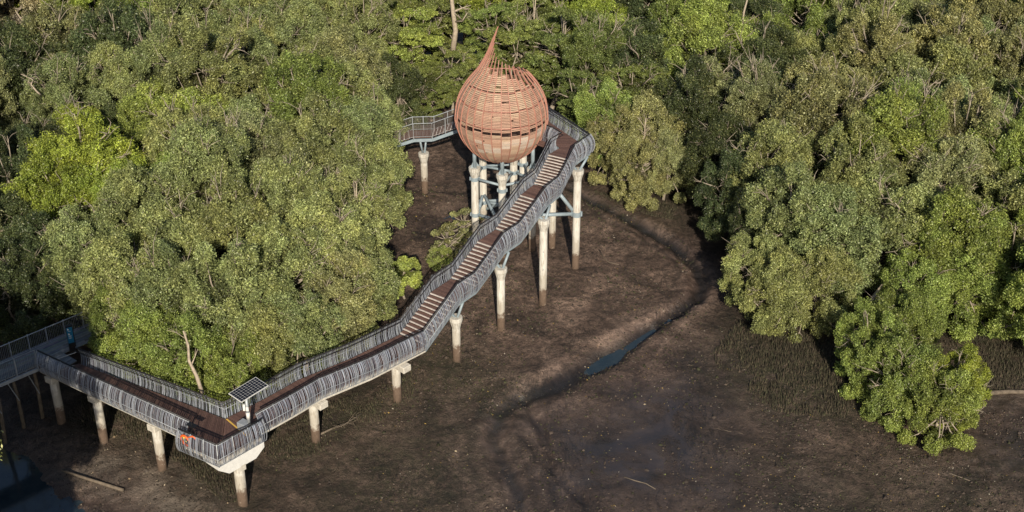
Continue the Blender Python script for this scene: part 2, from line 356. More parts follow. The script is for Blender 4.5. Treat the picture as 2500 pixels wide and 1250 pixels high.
 (-12.72,111.73,6.4,3.0,1,0,299), (-56.23,120.71,6.4,3.41,1,1,101), (-18.48,133.07,6.4,3.9,2,0,142), (44.07,90.21,6.4,2.79,2,0,310),
 (20.37,108.52,5.2,3.35,0,5,121), (-13.99,89.3,5.8,3.16,1,0,139), (50.2,124.08,4.2,3.74,1,1,86), (4.05,133.88,4.2,3.17,5,2,162),
 (54.79,116.16,7.6,3.49,0,0,34), (-20.05,102.96,4.2,2.76,1,0,260), (-34.82,99.98,6.4,3.03,0,0,346), (-39.93,105.79,5.2,3.88,0,5,209),
 (-12.88,100.89,4.2,3.33,1,0,118), (-15.19,96.58,6.4,3.66,1,3,9), (9.69,128.78,4.2,3.58,0,3,291), (0.78,113.22,5.2,3.17,3,4,260),
 (42.86,98.19,5.8,2.78,2,3,19), (-39.88,77.16,4.2,3.73,2,1,296), (-31.94,107.11,6.4,3.58,1,5,84), (29.36,113.37,5.8,2.93,0,0,6),
 (-41.99,81.81,5.2,3.89,0,5,75), (39.87,123.35,5.2,3.54,0,1,136), (6.83,107.74,6.4,2.72,0,4,131), (29.1,104.66,7.6,3.04,1,1,15),
 (36.73,96.09,4.2,3.56,2,0,262), (-57.21,133.99,6.4,3.77,2,1,279), (-45.31,104.17,7.6,3.67,0,5,233), (41.82,80.71,5.8,3.4,0,3,88),
 (51.65,107.5,7.6,2.8,1,0,225), (-49.87,128.9,4.2,2.91,2,1,121), (49.77,128.58,4.2,2.81,1,1,252), (20.74,100.02,5.2,3.68,0,5,97),
 (-52.99,111.27,5.2,3.47,0,5,234), (-45.32,129.07,5.8,3.85,2,6,221), (38.81,108.81,5.8,3.08,2,0,274), (-21.82,120.4,5.8,3.86,2,0,116),
 (-26.2,46,13.5,4,1,0,123), (-31,48.5,13,4.2,2,0,323), (-35,58,9.5,4,0,5,22), (-27,40.5,10.2,4.2,1,0,47),
 (-33,43,10.5,4.4,0,0,56), (-38,50,9,4.2,2,1,211), (-34.5,54.5,6.5,3.4,1,5,243), (-30,36,12.5,4.6,2,1,11),
 (-40,60,7,4,0,5,11), (-37,67,5,3,1,5,250)]
CREEK = [(4.66, 97.20), (6.00, 95.13), (8.63, 92.15), (11.65, 88.39), (13.07, 85.15), (13.32, 82.90), (12.59, 81.01), (10.69, 78.76), (8.30, 76.27), (6.29, 74.02), (4.64, 72.41), (2.53, 70.42), (0.37, 69.13), (-0.69, 67.67), (-1.13, 65.46), (-0.59, 63.35), (0.11, 61.15), (0.49, 58.72), (0.65, 56.09)]
POOL = [(4.25, 72.19), (4.20, 72.96), (5.23, 73.88), (7.16, 75.30), (9.18, 77.15), (10.67, 78.56), (11.94, 80.11), (12.80, 81.54), (12.90, 80.74), (12.15, 79.59), (10.88, 77.90), (9.08, 75.93), (7.35, 74.26), (5.69, 72.73), (4.62, 71.87)]
POOLB = [(-38.09, 74.26), (-34.10, 73.33), (-31.06, 71.07), (-29.14, 68.08), (-27.46, 64.87), (-25.73, 62.98), (-24.83, 62.24), (-21.70, 60.80), (-19.19, 58.72), (-17.53, 56.09), (-30.58, 53.92)]
POOLC = [(-7.15, 93.13), (-4.37, 93.79), (-3.10, 92.80), (-3.33, 89.93), (-4.82, 89.31), (-6.69, 90.56)]
ZG1 = [(-26.73, 71.07), (-16.14, 62.98), (-14.56, 59.06), (-15.96, 59.40), (-18.87, 62.60), (-21.97, 64.87), (-25.28, 65.66)]
ZG2 = [(-14.69, 65.66), (-12.05, 67.67), (-7.38, 71.07), (-6.19, 72.41), (-5.98, 68.92), (-10.61, 63.73), (-13.10, 62.98), (-14.33, 63.35)]
ZG3 = [(12.81, 73.79), (14.92, 77.65), (17.72, 78.15), (21.37, 74.73), (21.17, 68.92), (19.75, 66.85), (15.98, 67.67), (13.82, 69.77), (12.84, 71.96)]
ZG4 = [(27.27, 77.15), (29.85, 78.66), (34.73, 80.21), (37.15, 79.17), (33.77, 69.34), (28.89, 69.77), (27.33, 73.33)]
ZG5 = [(6.07, 96.50), (9.79, 95.13), (12.88, 94.46), (11.99, 91.83), (9.01, 93.13)]
ZG6 = [(-6.57, 74.26), (-4.53, 75.68), (0.00, 69.77), (-1.23, 67.67), (-5.53, 69.77)]
WET1 = [(-0.25, 67.67), (4.33, 71.07), (11.98, 75.68), (13.28, 73.33), (14.82, 68.08), (15.21, 62.98), (15.32, 57.06), (0.88, 57.06), (-0.70, 63.35)]
WET2 = [(24.59, 64.87), (29.39, 68.92), (34.87, 68.92), (32.10, 61.15), (24.37, 62.24)]
LEFTMUD = [(-30, 60), (-28, 66), (-22, 66), (-16, 61), (-12, 57), (-20, 53)]
SUN_EL, SUN_AZ = 28.0, -4.0
SNAGS = [
 (-5.3, 116.5, 3.5, .2, .2, 8.5, .28, 'tall forked pale dead trunk behind the pod, left of its tip', 1, 7),
 (17.6, 107.5, 4.5, -1.6, .5, 3.6, .14, 'twiggy bleached snag right of the pod high in the canopy', 2, 14),
 (19.3, 109.0, 4.5, -.2, .5, 7.5, .16, 'tall wavy pale bare trunk right of the twiggy snag', 3, 3),
 (-17.4, 63.9, 4.2, -1.0, .6, 3.9, .13, 'curved bare brown limb just behind the lower walkway bend', 4, 2),
 (-13.5, 84.2, 7.0, 2.2, .3, .9, .13, 'thick pale horizontal limb in the olive trees left of the pod', 5, 4),
 (-35.5, 97.0, 8.0, -1.0, .2, 1.6, .08, 'small white bare fork on the bright green tree at left', 6, 6),
 (-24.5, 92.0, 8.2, 2.0, -.4, .5, .07, 'thin bleached branch in the middle of the left forest', 7, 6),
 (9.7, 95.0, 4.0, .1, -.4, 3.2, .09, 'spreading grey twigs inside the brownish tree right of the landing', 8, 16),
 (21.5, 85.5, 8.5, 3.0, -1.2, -.6, .10, 'long pale limb crossing the right bank trees', 9, 5),
 (23.0, 76.2, 2.2, 2.0, 1.3, 2.6, .15, 'grey slanting trunk showing under the right bank trees', 10, 2),
 (-31.0, 73.5, 2.5, -.8, .5, 4.0, .08, 'leafless grey sapling at the left edge above the boardwalk', 11, 12),
 (-9.8, 81.5, 6.2, -.9, .8, 2.5, .08, 'thin curved white branch on the left forest edge near the stair', 12, 4),
 (1.8, 118.0, 2.0, .2, .1, 6.0, .12, 'thin pale upright trunk behind the pod, right of its tip', 13, 8),
 (31.0, 98.0, 8.0, 1.5, .2, .6, .07, 'short pale bare branch in the upper right canopy', 14, 4)]
WARM1 = [(-2.13, 90.56), (4.71, 94.46), (8.21, 90.56), (11.38, 85.73), (12.18, 82.35), (9.50, 77.65), (5.25, 74.26), (1.29, 72.41), (0.00, 76.17), (-2.83, 82.35)]
WARM2 = [(-8.40, 103.07), (-3.44, 106.21), (-2.87, 96.50), (-6.35, 95.81), (-8.44, 98.62)]
BANKR = [(4.33, 71.07), (8.14, 74.26), (12.32, 78.66), (14.03, 79.17), (13.52, 75.20), (10.32, 72.41), (6.28, 69.77), (2.46, 67.67), (0.24, 67.26)]
SMOOTH = [(1.95, 66.85), (6.28, 69.77), (11.71, 73.33), (12.81, 69.77), (14.33, 64.87), (12.32, 59.06), (5.56, 58.38), (1.82, 60.44), (0.94, 63.73)]
LINE1 = [(6.20, 92.80), (8.52, 90.56), (10.43, 88.09), (11.68, 85.73), (11.79, 84.01), (11.05, 82.35)]
LINE2 = [(-7.60, 90.56), (-4.49, 88.70), (-2.09, 88.09)]
LINE3 = [(0.24, 65.66), (1.18, 63.73), (2.20, 62.24), (2.45, 58.72)]
LINE4 = [(-1.85, 68.08), (-2.41, 65.66), (-2.57, 62.98), (-1.58, 59.74)]

# ------------------------------------------------------------ ground
LZ = [(-16.5, 61.0), (-13.5, 58.5), (-10, 60), (-19, 55), (-24, 60.6), (-21.5, 62.3)]
DRYP = [(-25.8, 62.6), (-23.6, 63.4), (-21.0, 63.2), (-18.5, 61.6), (-16.0, 59.3), (-15.0, 57.0), (-14.0, 54.0), (-18.2, 54.0), (-18.8, 58.4), (-21.6, 60.6), (-24.9, 62.0)]
def ground_h(x, y):
    h = fbm(x, y, .12, 3)*.30 + (fbm(x+40, y, .8, 4)*.22 + fbm(x, y+30, 2.4, 3)*.14)
    wet = soft_poly(x, y, WET1, 3.)
    wet = np.maximum(wet*.75, soft_poly(x, y, SMOOTH, 3.))
    h = h*(1-.78*wet)
    d, t = dist_line(x, y, CREEK)
    d = d + fbm(x, y, .9, 3)*.35
    w = np.interp(t, [0, .2, .42, .53, .62, .8, 1], [.45, .5, .5, 1.0, .75, .5, .55])
    h = h - .42*np.exp(-(d/w)**2)*np.interp(t, [0, .3, .42, .54, .60, .78, 1], [.8, .85, .9, 1, .7, .4, .35]) + .12*np.exp(-((d-w*2.2)/w)**2)
    d2, _ = dist_line(x, y, CREEK2); h = h - .16*np.exp(-((d2+fbm(x, y, 1.2, 3)*.5)/.35)**2)
    d3, _ = dist_line(x, y, CREEK3); h = h - .20*np.exp(-((d3+fbm(x, y, 1.2, 3)*.4)/.22)**2)
    d4, _ = dist_line(x, y, CREEK4); h = h - .22*np.exp(-((d4+fbm(x, y, 1., 3)*.5)/.28)**2)
    h = h - .22*np.exp(-(d/w)**2)*np.interp(t, [0, .3, .42, .52, .575, 1], [0, 0, .55, 1, 0, 0]) - .55*soft_poly(x, y, POOLB, 2.2) - .2*soft_poly(x, y, POOLC, 1.5)*(fbm(x, y, .7, 3)+.5)
    h = h + .22*soft_poly(x, y, DRYP, 1.2)
    for z, a in ((ZG1, .15), (ZG2, .15), (ZG3, .3), (ZG4, .3)): h = h + a*soft_poly(x, y, z, 2.5)
    return h
CREEK2 = [(12.9, 80.5), (12.6, 84.0), (10.5, 87.5), (9.2, 90.0), (7.0, 92.0)]
CREEK3 = [(-12.5, 99.0), (-9.5, 97.7), (-6.8, 97.2), (-4.5, 96.8), (-2.0, 96.9), (1, 97.5)]
CREEK4 = [(.6, 69.5), (1.8, 66.0), (2.2, 62.5), (4.0, 59.5), (4.4, 55.5)]
def axis(a, b, step, lo, hi):
    f = list(np.arange(a, b+1e-6, step)); l = []; p = a; s = step
    while p > lo: s *= 1.5; p -= s; l.append(p)
    h = []; p = b; s = step
    while p < hi: s *= 1.5; p += s; h.append(p)
    return np.array(sorted(l) + f + h)
gx = axis(-34, 38, .16, -900, 900); gy = axis(52, 104, .16, -900, 1500)
X, Y = np.meshgrid(gx, gy)
Z = ground_h(X, Y)
far = np.clip((np.hypot(X, Y-80)-60)/60, 0, 1); Z = Z*(1-far)
nx, ny = len(gx), len(gy)
V = np.stack([X.ravel(), Y.ravel(), Z.ravel()], 1)
i = np.arange((ny-1)*(nx-1)); r = i//(nx-1); c = i % (nx-1); a = r*nx+c
F = np.stack([a, a+1, a+nx+1, a+nx], 1)
me = np_mesh('mud_flat', V, F, M['mud'], smooth=True)
def vattr(name, val):
    at = me.attributes.new(name, 'FLOAT', 'POINT'); at.data.foreach_set('value', val.ravel().astype(np.float32))
crk, crt = dist_line(X, Y, CREEK)
wet = np.maximum(soft_poly(X, Y, WET1, 4.), soft_poly(X, Y, WET2, 3.))
wet = np.maximum(wet, np.exp(-(crk/1.2)**2)*.9); wet = np.maximum(wet, soft_poly(X, Y, POOLB, 2.)*.9); wet = np.maximum(wet, soft_poly(X, Y, POOLC, 2.)*.9)
alg = np.zeros_like(X)
for z in (ZG1, ZG2, ZG3, ZG4, ZG5, ZG6): alg = np.maximum(alg, soft_poly(X, Y, z, 3.))
alg = np.maximum(alg, .6*soft_poly(X, Y, [(-12, 56), (-11, 68), (-2, 68), (-1, 56)], 4)); alg = np.maximum(alg, .5*soft_poly(X, Y, [(14, 55), (14, 64), (30, 64), (30, 55)], 4))
tone = 1 + .75*soft_poly(X, Y, WARM1, 7.) + .55*soft_poly(X, Y, WARM2, 5.) + .25*soft_poly(X, Y, BANKR, 3.) - .42*soft_poly(X, Y, SMOOTH, 5.)
dj = crk + fbm(X, Y, 1.3, 4)*np.interp(crt, [0, .4, .55], [.22, .25, .55])
cw = np.interp(crt, [0, .2, .42, .53, .66, .8, 1], [.34, .42, .52, 1.0, .6, .30, .26])
tone = tone*(1-np.interp(crt, [0, .66, .8, 1], [.92, .85, .5, .45])*np.exp(-(dj/cw)**4)) + .45*np.exp(-((dj-cw*1.7)/(cw*.55))**2)*np.clip(crt*4, 0, 1)
for ln, wd, am in ((LINE1, .16, .55), (LINE2, .14, .5), (LINE3, .22, .5), (LINE4, .22, .4), (CREEK3, .25, .7), (CREEK4, .2, .4)):
    q, _ = dist_line(X+fbm(X, Y, .7, 4)*.9, Y+fbm(X+31, Y, .7, 4)*.9, ln); tone = tone*(1-am*np.exp(-(q/wd)**2)) + .18*np.exp(-((q-wd*2.4)/wd)**2)
wet = np.maximum(wet*.8, soft_poly(X, Y, SMOOTH, 4.))
tone = tone*(1-.72*soft_poly(X, Y, [(11.5, 97), (13.6, 90), (15.0, 84), (14.2, 79.5), (17, 78.6), (24, 84), (20, 98)], 2.5))  # tree shade in the right-bank recess painted into the mud tone
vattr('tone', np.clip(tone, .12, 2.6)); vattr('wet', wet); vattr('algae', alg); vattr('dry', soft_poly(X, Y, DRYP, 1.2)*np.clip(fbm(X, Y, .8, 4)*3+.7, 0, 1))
go = bpy.data.objects.new('ground', me); COL.objects.link(go)
tag(go, 'dark brown tidal mud flat with creek channels and wet sheen', None, kind='structure')
def gz(x, y): return float(ground_h(np.array([x]), np.array([y]))[0])

def sheet(name, poly, z, m, label):
    b = MB(); n = len(poly); b.add([(x, y, z) for x, y in poly], [tuple(range(n))])
    if sum(poly[i][0]*poly[(i+1) % n][1]-poly[(i+1) % n][0]*poly[i][1] for i in range(n)) < 0: b.f[0] = tuple(reversed(b.f[0]))
    o = b.build(name, m); tag(o, label, None, kind='structure'); return o
def grow(poly, k):
    cx = sum(p[0] for p in poly)/len(poly); cy = sum(p[1] for p in poly)/len(poly)
    return [(cx+(x-cx)*(1+k), cy+(y-cy)*(1+k)) for x, y in poly]
def band(pts, w):
    l = []; r = []
    for i, p in enumerate(pts):
        a = pts[max(0, i-1)]; b = pts[min(len(pts)-1, i+1)]; d = Vector((b[0]-a[0], b[1]-a[1])).normalized()
        l.append((p[0]-d.y*w, p[1]+d.x*w)); r.append((p[0]+d.y*w, p[1]-d.x*w))
    return l + r[::-1]
sheet('creek_water', band(CREEK[7:12], 1.5), -.43, M['water'], 'blue still water lying in the curved tidal creek')
sheet('stream_water', band(CREEK[11:], .9), -.44, M['darkwater'], 'thin trickle of water along the creek bed toward the camera')
sheet('pool_water', grow(POOLB, .02), -.50, M['water'], 'dark shallow pool in shade below the grey boardwalk')
sheet('puddle_water', grow(POOLC, .1), -.20, M['water'], 'bluish puddles on the mud left of the pod piles')

# ------------------------------------------------------------ mud details (uncountable)
def sample(poly, n):
    xs = [p[0] for p in poly]; ys = [p[1] for p in poly]; out = np.zeros((0, 2))
    while len(out) < n:
        p = np.stack([rng.uniform(min(xs), max(xs), n*2), rng.uniform(min(ys), max(ys), n*2)], 1)
        out = np.concatenate([out, p[in_poly(p[:, 0], p[:, 1], poly)]])
    return out[:n]
def spikes(name, poly, n, hmin, hmax, label):
    p = sample(poly, n); x, y = p[:, 0], p[:, 1]
    s = soft_poly(x+fbm(x, y, .35, 4)*5, y+fbm(x+9, y, .35, 4)*5, poly, 4.2)**1.6*np.clip(fbm(x, y, .7, 4)*4.2+.5, 0.03, 1)
    k = s > rng.random(n)*.8; x = x[k]; y = y[k]; n = len(x)
    z = ground_h(x, y); h = hmin*.5+(hmax-hmin*.5)*rng.random(n)**1.8; rr = rng.uniform(.02, .045, n)
    a0 = rng.uniform(0, 2*PI, n); V = np.zeros((n, 4, 3))
    for j in range(3):
        V[:, j, 0] = x+rr*np.cos(a0+j*2.094); V[:, j, 1] = y+rr*np.sin(a0+j*2.094); V[:, j, 2] = z-.03
    V[:, 3, 0] = x+rng.normal(0, .03, n); V[:, 3, 1] = y+rng.normal(0, .03, n); V[:, 3, 2] = z+h
    b = np.arange(n)[:, None]*4
    F = np.concatenate([b+np.array([[0, 1, 3]]), b+np.array([[1, 2, 3]]), b+np.array([[2, 0, 3]])])
    g = rng.random((n, 1)); c = np.array([[.082, .060, .042]])*(1-g) + np.array([[.058, .060, .030]])*g; c = c*rng.uniform(.4, 1.6, (n, 1))
    o = bpy.data.objects.new(name, np_mesh(name, V.reshape(-1, 3), F, M['spike'], facecol=np.tile(c, (3, 1)))); COL.objects.link(o)
    tag(o, label, 'roots', kind='stuff')
spikes('breathing_roots', ZG1, 20000, .12, .32, 'dense mangrove breathing roots under the lower walkway bend')
spikes('breathing_roots', ZG2, 22000, .12, .32, 'brown breathing roots carpeting the mud under the rising walkway')
spikes('breathing_roots', ZG3, 22000, .15, .42, 'green tinged breathing roots on the bank below the big right tree')
spikes('breathing_roots', ZG4, 12000, .15, .40, 'dark breathing roots behind the leaning low tree at right edge')
spikes('breathing_roots', ZG5, 6000, .1, .3, 'breathing roots fringing the trees right of the stair')
spikes('breathing_roots', ZG6, 3500, .06, .14, 'sparse breathing roots beside the stair foot piles')
def scatter(name, poly, n, smin, smax, cols, label, lift=.012, thick=False):
    p = sample(poly, n); x, y = p[:, 0], p[:, 1]
    k = np.clip(fbm(x, y, .35, 3)*3.2+.6, .06, 1)*(1-(.8 if thick else .6)*soft_poly(x, y, SMOOTH, 4.)) > rng.random(n); x = x[k]; y = y[k]; n = len(x)
    z = ground_h(x, y)+lift; s = rng.uniform(smin, smax, n)*np.where(rng.random(n) < .06, 1.8, 1)
    a = rng.uniform(0, 2*PI, n); u = np.stack([np.cos(a), np.sin(a), rng.normal(0, .25, n)], 1)*s[:, None]
    w = np.stack([-np.sin(a), np.cos(a), rng.normal(0, .35, n)], 1)*(s*rng.uniform(.35, .8, n))[:, None]
    c0 = np.stack([x, y, z], 1); ci = np.array(cols)[rng.integers(0, len(cols), n)]*rng.uniform(.7, 1.25, (n, 1))
    if not thick:
        V = np.stack([c0-u, c0-w, c0+u, c0+w], 1).reshape(-1, 3); F = np.arange(n*4).reshape(n, 4); fc = ci
    else:
        t = np.stack([np.zeros(n), np.zeros(n), s*rng.uniform(.5, 1., n)], 1)
        V = np.stack([c0-u, c0-w, c0+u, c0+w, c0+t+u*.15], 1).reshape(-1, 3); b = np.arange(n)[:, None]*5
        F = np.concatenate([b+np.array([[i, (i+1) % 4, 4]]) for i in range(4)]); fc = np.tile(ci, (4, 1))
    o = bpy.data.objects.new(name, np_mesh(name, V, F, M['flake'], facecol=fc)); COL.objects.link(o)
    tag(o, label, 'debris' if not thick else 'mud clods', kind='stuff')
FLAT = [(-14, 57), (-14, 64), (-7, 72), (-3, 80), (-9, 92), (-9, 98), (0, 98), (8, 96), (13, 88), (13, 78), (21, 68), (30, 68), (36, 62), (30, 56)]
scatter('leaf_litter', FLAT, 6500, .022, .052, [(.42, .34, .22), (.5, .45, .36), (.45, .30, .08), (.30, .22, .14), (.20, .22, .07)], 'pale fallen leaves and shell bits dotted over the mud')
scatter('leaf_litter', LEFTMUD, 700, .025, .055, [(.4, .33, .24), (.3, .22, .14)], 'fallen leaves on the shaded mud below the lower walkway')
scatter('mud_clods', FLAT, 26000, .03, .11, [(.075, .055, .043), (.05, .038, .03), (.05, .05, .022), (.095, .07, .055)], 'small dark clods and crab mounds covering the mud flat', .0, True)
scatter('mud_clods', LEFTMUD, 3500, .03, .09, [(.09, .07, .055), (.05, .04, .03)], 'dark clods on the mud left of the walkway bend', .0, True)

# ------------------------------------------------------------ railings and decks
def lerp(a, b, t): return tuple(a[k]+(b[k]-a[k])*t for k in range(len(a)))
def V3(p): return Vector(p)
BARC = [(.38, .42, .50), (.45, .49, .58), (.32, .35, .42), (.52, .57, .66), (.23, .23, .28), (.40, .42, .48)]
def railing(parent, nodes, side, curved=True, label=None, post_every=1.05, inner=False, style='bars'):
    """nodes: deck-edge points; side +1: outward is to the right of travel, -1: left"""
    nodes = [V3(p) for p in nodes]
    norms = []
    for i in range(len(nodes)):
        ds = []
        if i > 0: ds.append((nodes[i]-nodes[i-1]))
        if i < len(nodes)-1: ds.append((nodes[i+1]-nodes[i]))
        nn = Vector((0, 0, 0))
        for d in ds: nn += Vector((d.y, -d.x, 0)).normalized()
        nn.normalize(); k = nn.dot(Vector((ds[0].y, -ds[0].x, 0)).normalized())
        norms.append(nn*side/max(.55, k))
    prof = [(0., 1.10), (.13, .92), (.235, .66), (.275, .38), (.25, .10), (.17, -.14), (.10, -.24)] if curved else [(.03, 1.08), (.03, .08)]
    b = MB()
    for i in range(len(nodes)-1):
        A, B = nodes[i], nodes[i+1]; L = (B-A).length; d = (B-A)/L; t = 0.02
        while t < L-.01:
            f = t/L; p = A+d*t; n = norms[i]*(1-f)+norms[i+1]*f
            w = rnd.choice([.02, .024, .03, .038, .055]) if curved else .022
            sk = rnd.uniform(-.05, .05) if curved else 0
            c = BARC[rnd.randrange(len(BARC))] if curved else ((.24, .215, .21) if 'rear' in parent.name else (.26, .28, .30))
            tn = rnd.uniform(.8, 1.2); c = tuple(x*tn for x in c)
            pts = [p+n*o+Vector((0, 0, z))+d*sk*(1-abs(z-.4)) for o, z in prof]
            th = .012
            nn = n.normalized()
            base = len(b.v); td = d.copy(); td.z = 0; td.normalize(); m = len(pts)
            for q in pts:
                b.v += [tuple(q-td*w/2), tuple(q+td*w/2), tuple(q+td*w/2+nn*th), tuple(q-td*w/2+nn*th)]
            for k in range(m-1):
                o = base+k*4
                for e in range(4): b.f.append((o+e, o+(e+1) % 4, o+4+(e+1) % 4, o+4+e)); b.c.append(c)
            t += rnd.uniform(.066, .094) if curved else .105
    R = b.build('railing', M['balus'], parent)
    if label: R['label'] = label
    h = MB()
    tops = [nodes[i]-norms[i]*.04+Vector((0, 0, 1.13)) for i in range(len(nodes))]
    h.tube(tops, .045 if curved else .03, 8)
    if curved:
        h.tube([nodes[i]-norms[i]*.13+Vector((0, 0, .95)) for i in range(len(nodes))], .028, 6)
    hr = h.build('handrail', M['hand'] if curved else M['galv'], R, True)
    g = MB()
    for oo, zz in (((0.02, 1.08), (.28, .40), (.12, -.22)) if curved else ((.03, .06),)):
        g.tube([nodes[i]+norms[i]*oo+Vector((0, 0, zz)) for i in range(len(nodes))], .018, 6)
    g.build('rail', M['galv'], R, True)
    for i in range(len(nodes)-1):
        A, B = nodes[i], nodes[i+1]; L = (B-A).length; k = max(1, round(L/post_every)); d = (B-A)/L
        for j in range(k if i < len(nodes)-2 else k+1):
            f = j/k; p = A.lerp(B, f); n = norms[i]*(1-f)+norms[i+1]*f
            pb = MB(); td = Vector((d.x, d.y, 0)).normalized()
            pr = prof if curved else [(0, 1.12), (0, -.15)]
            for q in range(len(pr)-1):
                a = p+n*(pr[q][0]+.01)+Vector((0, 0, pr[q][1]+(.05 if q == 0 else 0))); c = p+n*(pr[q+1][0]+.01)+Vector((0, 0, pr[q+1][1]))
                pb.bar(a, c, .032 if curved else .055, .04, up=n)
            pb.build('post', M['galv'], R)
    return R
BRN = [(.135, .074, .062), (.15, .085, .070), (.12, .066, .056), (.165, .095, .078)]
def deck(b, L0, R0, L1, R1, cols=BRN, pitch=.145, gap=.012):
    L0, R0, L1, R1 = map(V3, (L0, R0, L1, R1)); ln = max((L1-L0).length, (R1-R0).length); k = max(1, round(ln/pitch))
    g = gap/pitch/2
    for j in range(k):
        f0 = (j+g)/k; f1 = (j+1-g)/k
        q = [L0.lerp(L1, f0), R0.lerp(R1, f0), R0.lerp(R1, f1), L0.lerp(L1, f1)]
        u = Vector((0, 0, rnd.uniform(0, .004))); dn = Vector((0, 0, -.05))
        tn = rnd.uniform(.85, 1.15); c = tuple(x*tn for x in cols[rnd.randrange(len(cols))])
        b.add([p+u for p in q]+[p+dn for p in q], [(0, 1, 2, 3), (7, 6, 5, 4), (0, 4, 5, 1), (1, 5, 6, 2), (2, 6, 7, 3), (3, 7, 4, 0)], c)
def down(p, z): return (p[0], p[1], p[2]+z)
def skirt(b, pts, z0, z1, w=.12):
    for i in range(len(pts)-1):
        b.bar(down(pts[i], (z0+z1)/2), down(pts[i+1], (z0+z1)/2), w, abs(z1-z0))

# lower walkway
ZD = 3.9
aL = [(-25.3, 67.30, ZD), (-17.9, 63.12, ZD), (-15.8, 61.90, ZD)]
aR = [(-27.45, 66.95, ZD), (-17.30, 60.20, ZD)]
pl = [(-17.75, 59.50, ZD), (-15.44, 58.11, ZD), (-13.42, 60.35, ZD)]
bL = [(-15.8, 61.90, ZD), (-13.75, 63.95, ZD), (-12.30, 65.72, 3.82), (-9.55, 68.12, 3.66), (-6.80, 71.00, 3.5)]
bR = [(-13.85, 60.85, ZD), (-12.25, 62.55, ZD), (-10.85, 64.30, 3.82), (-8.20, 66.60, 3.66), (-5.25, 69.72, 3.5)]
wk = thing('timber_walkway', (-15.8, 60.5, ZD), 'lower brown timber walkway with curved grey railings and a pointed lookout bend', 'walkway')
b = MB()
DK = [tuple(q*.72 for q in c) for c in BRN]  # left run boards darkened, the railing's shade put into their colour
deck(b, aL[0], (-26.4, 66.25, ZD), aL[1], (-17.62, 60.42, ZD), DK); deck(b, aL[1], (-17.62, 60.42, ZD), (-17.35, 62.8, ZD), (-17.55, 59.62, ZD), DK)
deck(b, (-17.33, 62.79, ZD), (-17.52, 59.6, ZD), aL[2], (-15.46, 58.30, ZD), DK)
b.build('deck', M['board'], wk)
b = MB()
deck(b, (-15.78, 61.90, ZD), (-15.42, 58.30, ZD), (-15.70, 62.0, ZD), (-13.58, 60.42, ZD), pitch=.17)
for i in range(4): deck(b, bL[i] if i else (-15.69, 62.01, ZD), bR[i] if i else (-13.75, 60.78, ZD), bL[i+1], bR[i+1])
b.build('deck', M['board'], wk)
b = MB(); b.box((-15.05, 61.15, ZD+.012), Vector((.66, -.74, 0)), Vector((.03, .026, 0)), (0, 0, .008)); b.build('tread_strip', M['yellow'], wk)['label'] = 'yellow strip across the walkway deck at the bend'
railing(wk, aL+bL[1:], -1, label='far side railing with dark handrail')
railing(wk, aR, 1, label='near side railing along the straight left run')
railing(wk, pl, 1, label='railing wrapped around the pointed lookout bend')
railing(wk, bR, 1, label='near side railing along the rising right run')
b = MB(); skirt(b, aR, -.10, -.36); skirt(b, [(-17.6, 59.75, ZD), (-15.44, 58.36, ZD), (-13.62, 60.35, ZD)], -.10, -.30); skirt(b, bR, -.10, -.40, .14); skirt(b, aL+bL[1:], -.10, -.36)
for L_, R_ in ((aL[0], aR[0]), (aL[1], (-17.6, 60.5, ZD)), (bL[1], bR[1]), (bL[2], bR[2]), (bL[3], bR[3])): b.bar(down(L_, -.22), down(R_, -.22), .12, .2)
b.build('edge_beam', M['beam'], wk)
# white haunch under the bend
b = MB()
A_ = Vector((-15.50, 57.98, 0)); E_ = Vector((-13.42, 60.20, 0)); I_ = Vector((-.95, .85, 0))
sec = [(0., 3.64), (1., 3.64), (1., 3.30), (.80, 2.86), (.22, 2.86), (0., 3.44)]
vs = [tuple(A_.lerp(E_, s)+Vector((0, 0, z))) for s, z in sec] + [tuple(A_.lerp(E_, s)+I_+Vector((0, 0, z))) for s, z in sec]
b.add(vs, [tuple(range(6)), tuple(range(11, 5, -1))] + [(i, 6+i, 6+(i+1) % 6, (i+1) % 6) for i in range(6)])
b.build('haunch', M['white'], wk)['label'] = 'white tapered haunch under the walkway bend'

